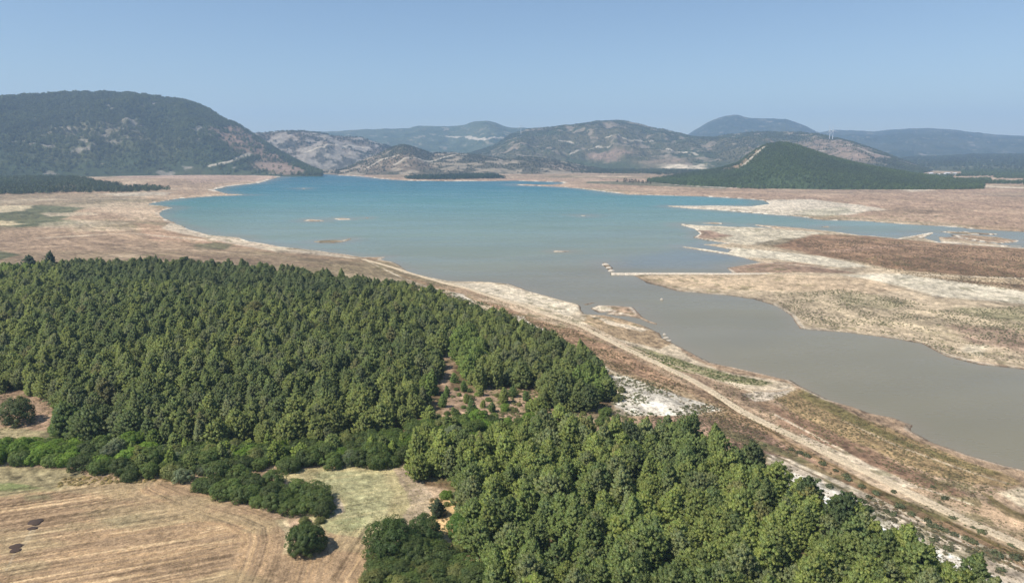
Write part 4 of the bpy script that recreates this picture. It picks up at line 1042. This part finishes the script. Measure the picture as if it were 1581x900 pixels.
# a few free-standing trees on the plain give the far woods their meshes
far_protos = {}
for n_, (a, b, s) in enumerate([(953,280.2,.7),(964,280,1.1),(967,279.6,1.0),(972,280.4,.9),(976,280.8,1.05),(981,280.6,1.0),(986,281,.8),(992,282,.9),(999,281.5,1.1),(1004,283,.8)]):
    x, y = P(a, b + 1.5)
    r, c, k = tree_thing("small_tree", FARPINE[n_ % 3], float(x[0]), float(y[0]), float(height(x, y, False)[0]), s * 1.15, n_ * 1.3, (.045, .06, .035),
        ["smallest and leftmost", "second from left", "tallest of the left trio of", "third from left round", "broad central", "rightmost of the cluster's three", "short squat", "squat outer", "tallest right-hand", "last right-hand"][n_] + " dark tree on the far shore plain", "tree", "dark trees on the far plain", "crown", "trunk")
    far_protos.setdefault(n_ % 3, (c,))
settle = [[(1425,272),(1485,272),(1485,264.5),(1425,264.5)], [(1470,278.5),(1535,277),(1535,272),(1470,273)], [(1530,282),(1581,282),(1581,276),(1530,276)], [(1440,289),(1581,292),(1581,284.5),(1440,284)]]
fw = far_pts([(-220,301),(0,301),(120,299),(200,298.5),(258,297.5),(263,293),(215,289),(150,283),(95,274),(40,271),(-220,272)], 11, 71, FT, .8, 1.2, holes=[[(95,296),(120,295),(118,292),(98,292.5)]])
instancer("far_wood", fw, far_protos, "dark wood on a low rise at the left far shore", "wood")
fw = far_pts([(1015,286),(1060,289.5),(1150,292.5),(1300,292),(1430,289),(1500,288),(1700,290),(2000,290),(2000,266),(1581,262),(1400,266),(1300,275),(1200,280),(1100,279)], 14, 72, (.098, .130, .058), .8, 1.2, holes=settle)
fw += hill_pts('cone', 26000, 73, (.098, .130, .060), .5, .85, thr=.75)
instancer("far_wood", fw, far_protos, "green wood covering the cone shaped hill and the plain at right", "wood")
fw = far_pts([(618,276),(660,273),(700,271),(760,271.5),(786,275.5),(700,277.5),(640,277.5)], 11, 74, (.055, .075, .045), .9, 1.3)
fw += far_pts([(790,266.5),(1000,270),(1130,272),(1130,264),(1000,262),(800,262)], 17, 75, (.07, .088, .052), .8, 1.1, keep=.8)
instancer("far_wood", fw, far_protos, "dark strip of wood along the far central shore", "wood")
fw = far_pts([(195,268.5),(300,267.5),(420,267.5),(415,263),(350,261),(200,262)], 12, 76, (.072, .095, .05), .8, 1.1)
fw += hill_pts('left', 60000, 77, (.098, .114, .062), .9, 1.5, thr=.55)
instancer("far_wood", fw, far_protos, "wood and scrub oak covering the big hill at left", "wood")
fw = hill_pts('central', 38000, 78, (.092, .106, .06), .42, .85, thr=.7)
fw += hill_pts('right_low', 16000, 79, (.07, .088, .052), 1.0, 1.6, thr=.6)
fw += hill_pts('knoll', 7000, 80, (.088, .092, .062), .4, .8, thr=.7)
fw += hill_pts('rocky', 5000, 81, (.08, .085, .062), .5, 1.0, thr=.6)
instancer("far_wood", fw, far_protos, "scattered scrub trees on the central and right hills", "wood")

# ------------------------------------------------------------------ tracks and the causeway
M_track = None
def strip(name, pts, width, col, lift=.10, seed=0, edge_drop=.35, step=3.0):
    w = np.array(wpoly(pts))
    seg = np.hypot(*np.diff(w, axis=0).T); L_ = np.concatenate([[0], np.cumsum(seg)])
    s = np.arange(0, L_[-1], step)
    x = np.interp(s, L_, w[:, 0]); y = np.interp(s, L_, w[:, 1])
    ker = np.hanning(9); ker /= ker.sum()
    x = np.convolve(np.pad(x, 4, 'edge'), ker, 'valid'); y = np.convolve(np.pad(y, 4, 'edge'), ker, 'valid')
    tx, ty = np.gradient(x), np.gradient(y); n = np.hypot(tx, ty); nx, ny = -ty / n, tx / n
    wv = width * (0.85 + 0.5 * (fbm(s / 14, s * 0, seed, 3) - .2))
    offs = np.array([-.62, -.5, -.3, -.16, 0, .16, .3, .5, .62])
    X = x[:, None] + nx[:, None] * offs * wv[:, None]; Y = y[:, None] + ny[:, None] * offs * wv[:, None]
    Z = height(X.ravel(), Y.ravel(), True).reshape(X.shape) + lift
    Z[:, 0] -= edge_drop; Z[:, -1] -= edge_drop
    shade = np.array([.95, .98, 1.06, 1.04, .90, 1.04, 1.06, .98, .95])[None, :, None] * (0.88 + .24 * fbm(X / 5, Y / 5, seed + 4, 3))[..., None]
    cc = (np.array(col)[None, None, :] * shade).reshape(-1, 3)
    me = mesh_np(name, np.stack([X.ravel(), Y.ravel(), Z.ravel()], 1), gridq(len(s), len(offs)), {"col": cc})
    return obj(name, me, M_ground, kind='structure')
strip("dirt_road", [(560,400),(620,417),(690,438),(760,458),(830,480),(880,497),(920,515),(960,535),(1010,558),(1060,582),(1100,605),(1150,638),(1200,662),(1260,691),(1330,725),(1400,759),(1480,799),(1581,843),(1720,905)], 4.6, C(222,202,170), seed=5)
strip("dirt_path", [(900,500),(930,512),(965,532),(1010,552),(1070,575),(1130,596),(1190,606),(1230,598)], 1.6, C(200,178,150), lift=.06, seed=6)
def causeway():
    ax, ay = P0(943, 421.5, 1.0); bx, by = P0(1325, 422.6, 1.4)
    n = 90; t = np.linspace(0, 1, n)
    x = ax + (bx - ax) * t; y = ay + (by - ay) * t
    y = y + 1.2 * (fbm(t * 9, t * 0, 7, 3) - .5)
    top = 1.0 + .5 * t + .25 * (fbm(t * 30, t * 0, 8, 3) - .5)
    prof = [(-4.5, -1.5), (-1.7, 0), (1.7, 0), (4.5, -1.5)]
    V = []
    for i in range(n):
        for o_, h_ in prof: V.append((x[i], y[i] + o_ * (1 + .25 * math.sin(i * 2.3)), top[i] + h_ - (.0 if abs(o_) < 3 else 0)))
    me = mesh_np("causeway", V, gridq(n, 4)[:, ::-1], {"col": np.tile(C(228, 214, 192), (len(V), 1))}, smooth=False)
    obj("causeway", me, M_ground, kind='structure')
causeway()

# ------------------------------------------------------------------ rocks, heaps
M_rock = simple_mat("pale_rock", tuple(C(214, 202, 184)), .9, .2, 1.5)
M_heap = simple_mat("dark_heap", (0.065, 0.042, 0.03), .95, .5, 6)
def blob(name, loc, size, mat, seed, flat=.6, lump=.35):
    import bmesh
    bm = bmesh.new(); bmesh.ops.create_icosphere(bm, subdivisions=3, radius=1)
    gg = np.random.default_rng(seed); off = gg.random(3) * 50
    for v in bm.verts:
        c = v.co
        n = float(fbm(np.array([c.x * 1.4 + off[0] + c.z]), np.array([c.y * 1.4 + off[1] - c.z]), seed, 3)[0]) - .5
        v.co = c * (1 + lump * 2 * n); v.co.z = max(v.co.z * flat, -.12)
        v.co.x *= size[0]; v.co.y *= size[1]; v.co.z *= size[2]
    me = bpy.data.meshes.new(name); bm.to_mesh(me); bm.free()
    me.polygons.foreach_set("use_smooth", np.full(len(me.polygons), mat is M_heap))
    o = obj(name, me, mat); o.location = loc
    return o
for k, (a, b, sx, sy, lab) in enumerate([(54,806,1.6,1.3,"upper and largest of the four dark heaps on the stubble field"), (50,816,1.2,.6,"small dark heap just below the uppermost heap on the stubble"), (26,843,1.6,.9,"dark heap lower left on the stubble, upper of the lower pair"), (23,850,1.3,.8,"lowest of the four dark heaps on the stubble field")]):
    x, y = P(a, b); z = float(height(x, y, False)[0])
    tag(blob("soil_heap", (float(x[0]), float(y[0]), z - .02), (sx, sy * 1.2, .55), M_heap, 20 + k, .6, .5), lab, "heap", "dark heaps on the stubble")
for k, (a, b, s, lab) in enumerate([(1022,463,(1.1,.8,1.3),"pale lone rock standing in the grey water below the peninsula tip"),
        (1026,517,(1.2,.9,1.2),"pale boulder at the water's edge, uppermost of the three by the sandbar"), (1029,522,(1.8,1.0,1.0),"wide pale boulder, middle of the three by the near sandbar"), (1033,526,(1.5,.9,.8),"low pale boulder, lowest of the three by the near sandbar"),
        (935,409,(3.2,3,1.4),"pale stone heap off the causeway's left end, farthest from it"), (940,414,(2.5,3,1.6),"pale stone heap, middle one off the causeway's left end"), (944,418.5,(3,2.6,1.5),"pale stone heap touching the causeway's left end")]):
    x, y = P0(a, b); tag(blob("rock", (float(x), float(y), -.1), s, M_rock, 40 + k, .9), lab, "rock", "pale rocks in the lake")

# ------------------------------------------------------------------ buildings of the far settlement, wind turbines
M_wall = simple_mat("plaster", (.70, .66, .60), .9, .08, .5); M_roof = simple_mat("sheet_roof", (.72, .72, .72), .6, .1, .5); M_tile = simple_mat("roof_tile", (.42, .24, .16), .85, .15, 2); M_glass = simple_mat("window_glass", (.05, .06, .07), .2, .1, 1)
M_white = simple_mat("white_paint", (.80, .80, .80), .5, .03, 1)
def box(x0, x1, y0, y1, z0, z1):
    v = np.array([(x, y, z) for z in (z0, z1) for x, y in ((x0, y0), (x1, y0), (x1, y1), (x0, y1))], float)
    q = np.array([(3, 2, 1, 0), (4, 5, 6, 7), (0, 1, 5, 4), (1, 2, 6, 5), (2, 3, 7, 6), (3, 0, 4, 7)])
    return v, q
def house(a, b, w, dpt, h, rh, label, roofm, rot=0.0, nwin=4, extra=0.0):
    x, y = P(a, b); z = float(height(x, y, False)[0]) + extra
    r = bpy.data.objects.new("building", None); COL.link(r); r.location = (float(x[0]), float(y[0]), z); r.rotation_euler = (0, 0, rot)
    tag(r, label, "building")
    v, q = box(-w / 2, w / 2, -dpt / 2, dpt / 2, -1, h)
    obj("wall", mesh_np("wall", v, q, smooth=False), M_wall, r)
    o_ = .6
    V = np.array([(-w/2-o_, -dpt/2-o_, h+.01), (w/2+o_, -dpt/2-o_, h+.01), (w/2+o_, dpt/2+o_, h+.01), (-w/2-o_, dpt/2+o_, h+.01), (-w/2-o_, 0, h+rh), (w/2+o_, 0, h+rh)])
    obj("roof", mesh_np("roof", V, [(0, 1, 5, 4), (2, 3, 4, 5), (3, 2, 1, 0)], smooth=False, tris=[(0, 4, 3), (1, 2, 5)]), roofm, r)
    for k in range(nwin):
        cx = -w / 2 + w * (k + .5) / nwin
        v, q = box(cx - .8, cx + .8, -dpt / 2 - .06, -dpt / 2 + .05, h * .35, h * .75)
        obj("window", mesh_np("window", v, q, smooth=False), M_glass, r)
    v, q = box(-w / 2 + .6, -w / 2 + 1.7, -dpt / 2 - .05, -dpt / 2 + .04, 0, 2.2)
    obj("door", mesh_np("door", v, q, smooth=False), M_tile, r)
house(1437, 270.5, 16, 12, 7, 3, "bright white building at left end of the pale far settlement", M_roof, .1, 4)
house(1453, 271, 60, 12, 4.5, 2.2, "long low pinkish building in the middle of the pale far settlement", M_roof, .05, 10)
house(1462, 270, 22, 10, 7, 2.5, "pale block rising behind the long low building of far settlement", M_roof, .1, 5)
house(1473.5, 270.5, 12, 10, 7, 2.5, "small white building at right end of the pale far settlement", M_roof, -.2, 3)
house(1497, 270.5, 14, 10, 5, 2.5, "small white house alone in the trees, right of the far settlement", M_roof, .4, 3)
house(1473, 287.5, 9, 7, 4, 2, "small white house at the wood's edge on the pale plain at right", M_roof, .2, 2)

def turbine(a, hub_py, key, label, hh=70):
    x, y, z, ok, nrow, nc, xs, px, py = HILLS[key]
    j = int(np.argmin(np.abs(xs - a)))
    col_py = py[:nrow, j]; i = int(np.argmin(np.abs(col_py - hub_py)))
    bx, by, bz = x[i, j], y[i, j], z[i, j]
    r = bpy.data.objects.new("wind_turbine", None); COL.link(r); r.location = (bx, by, bz); tag(r, label, "wind turbine", "wind turbines on the hills")
    v, q = tube([(0, 0, -3), (0, 0, hh * .5), (0, 0, hh)], [2.4, 1.8, 1.2], 12); obj("tower", mesh_np("tower", v, q), M_white, r)
    v, q = box(-1.6, 1.6, -3.5, 5, hh, hh + 3.2); obj("nacelle", mesh_np("nacelle", v, q, smooth=False), M_white, r)
    for k in range(3):
        an = math.radians(20 + 120 * k + a)
        e = (math.sin(an) * 34, -3.9, hh + 1.6 + math.cos(an) * 34); m_ = (math.sin(an) * 12, -3.9, hh + 1.6 + math.cos(an) * 12)
        v, q = tube([(0, -3.9, hh + 1.6), m_, e], [.8, 1.1, .25], 6); obj("blade", mesh_np("blade", v, q), M_white, r)
turbine(805, 208, 'central', "lone white wind turbine on the saddle left of the central mountain", 62)
turbine(1281, 215, 'central', "left one of two white wind turbines on the right-hand ridge", 52)
turbine(1286, 216, 'central', "right one of two white wind turbines on the right-hand ridge", 52)

# ------------------------------------------------------------------ air
def haze():
    v, q = box(-16000, 16000, -1500, 15500, -6, 900)
    me = mesh_np("haze", v, q, smooth=False)
    m, nt, N, L, b = new_mat("hazy_air")
    N.remove(b)
    pv = nd(nt, "ShaderNodeVolumePrincipled"); pv.inputs['Color'].default_value = (*HAZE_COLOR, 1); pv.inputs['Density'].default_value = HAZE_DENSITY; pv.inputs['Anisotropy'].default_value = 0.0
    L.new(pv.outputs[0], N["Material Output"].inputs['Volume'])
    o = obj("haze", me, m, kind='stuff')
    return o
haze()
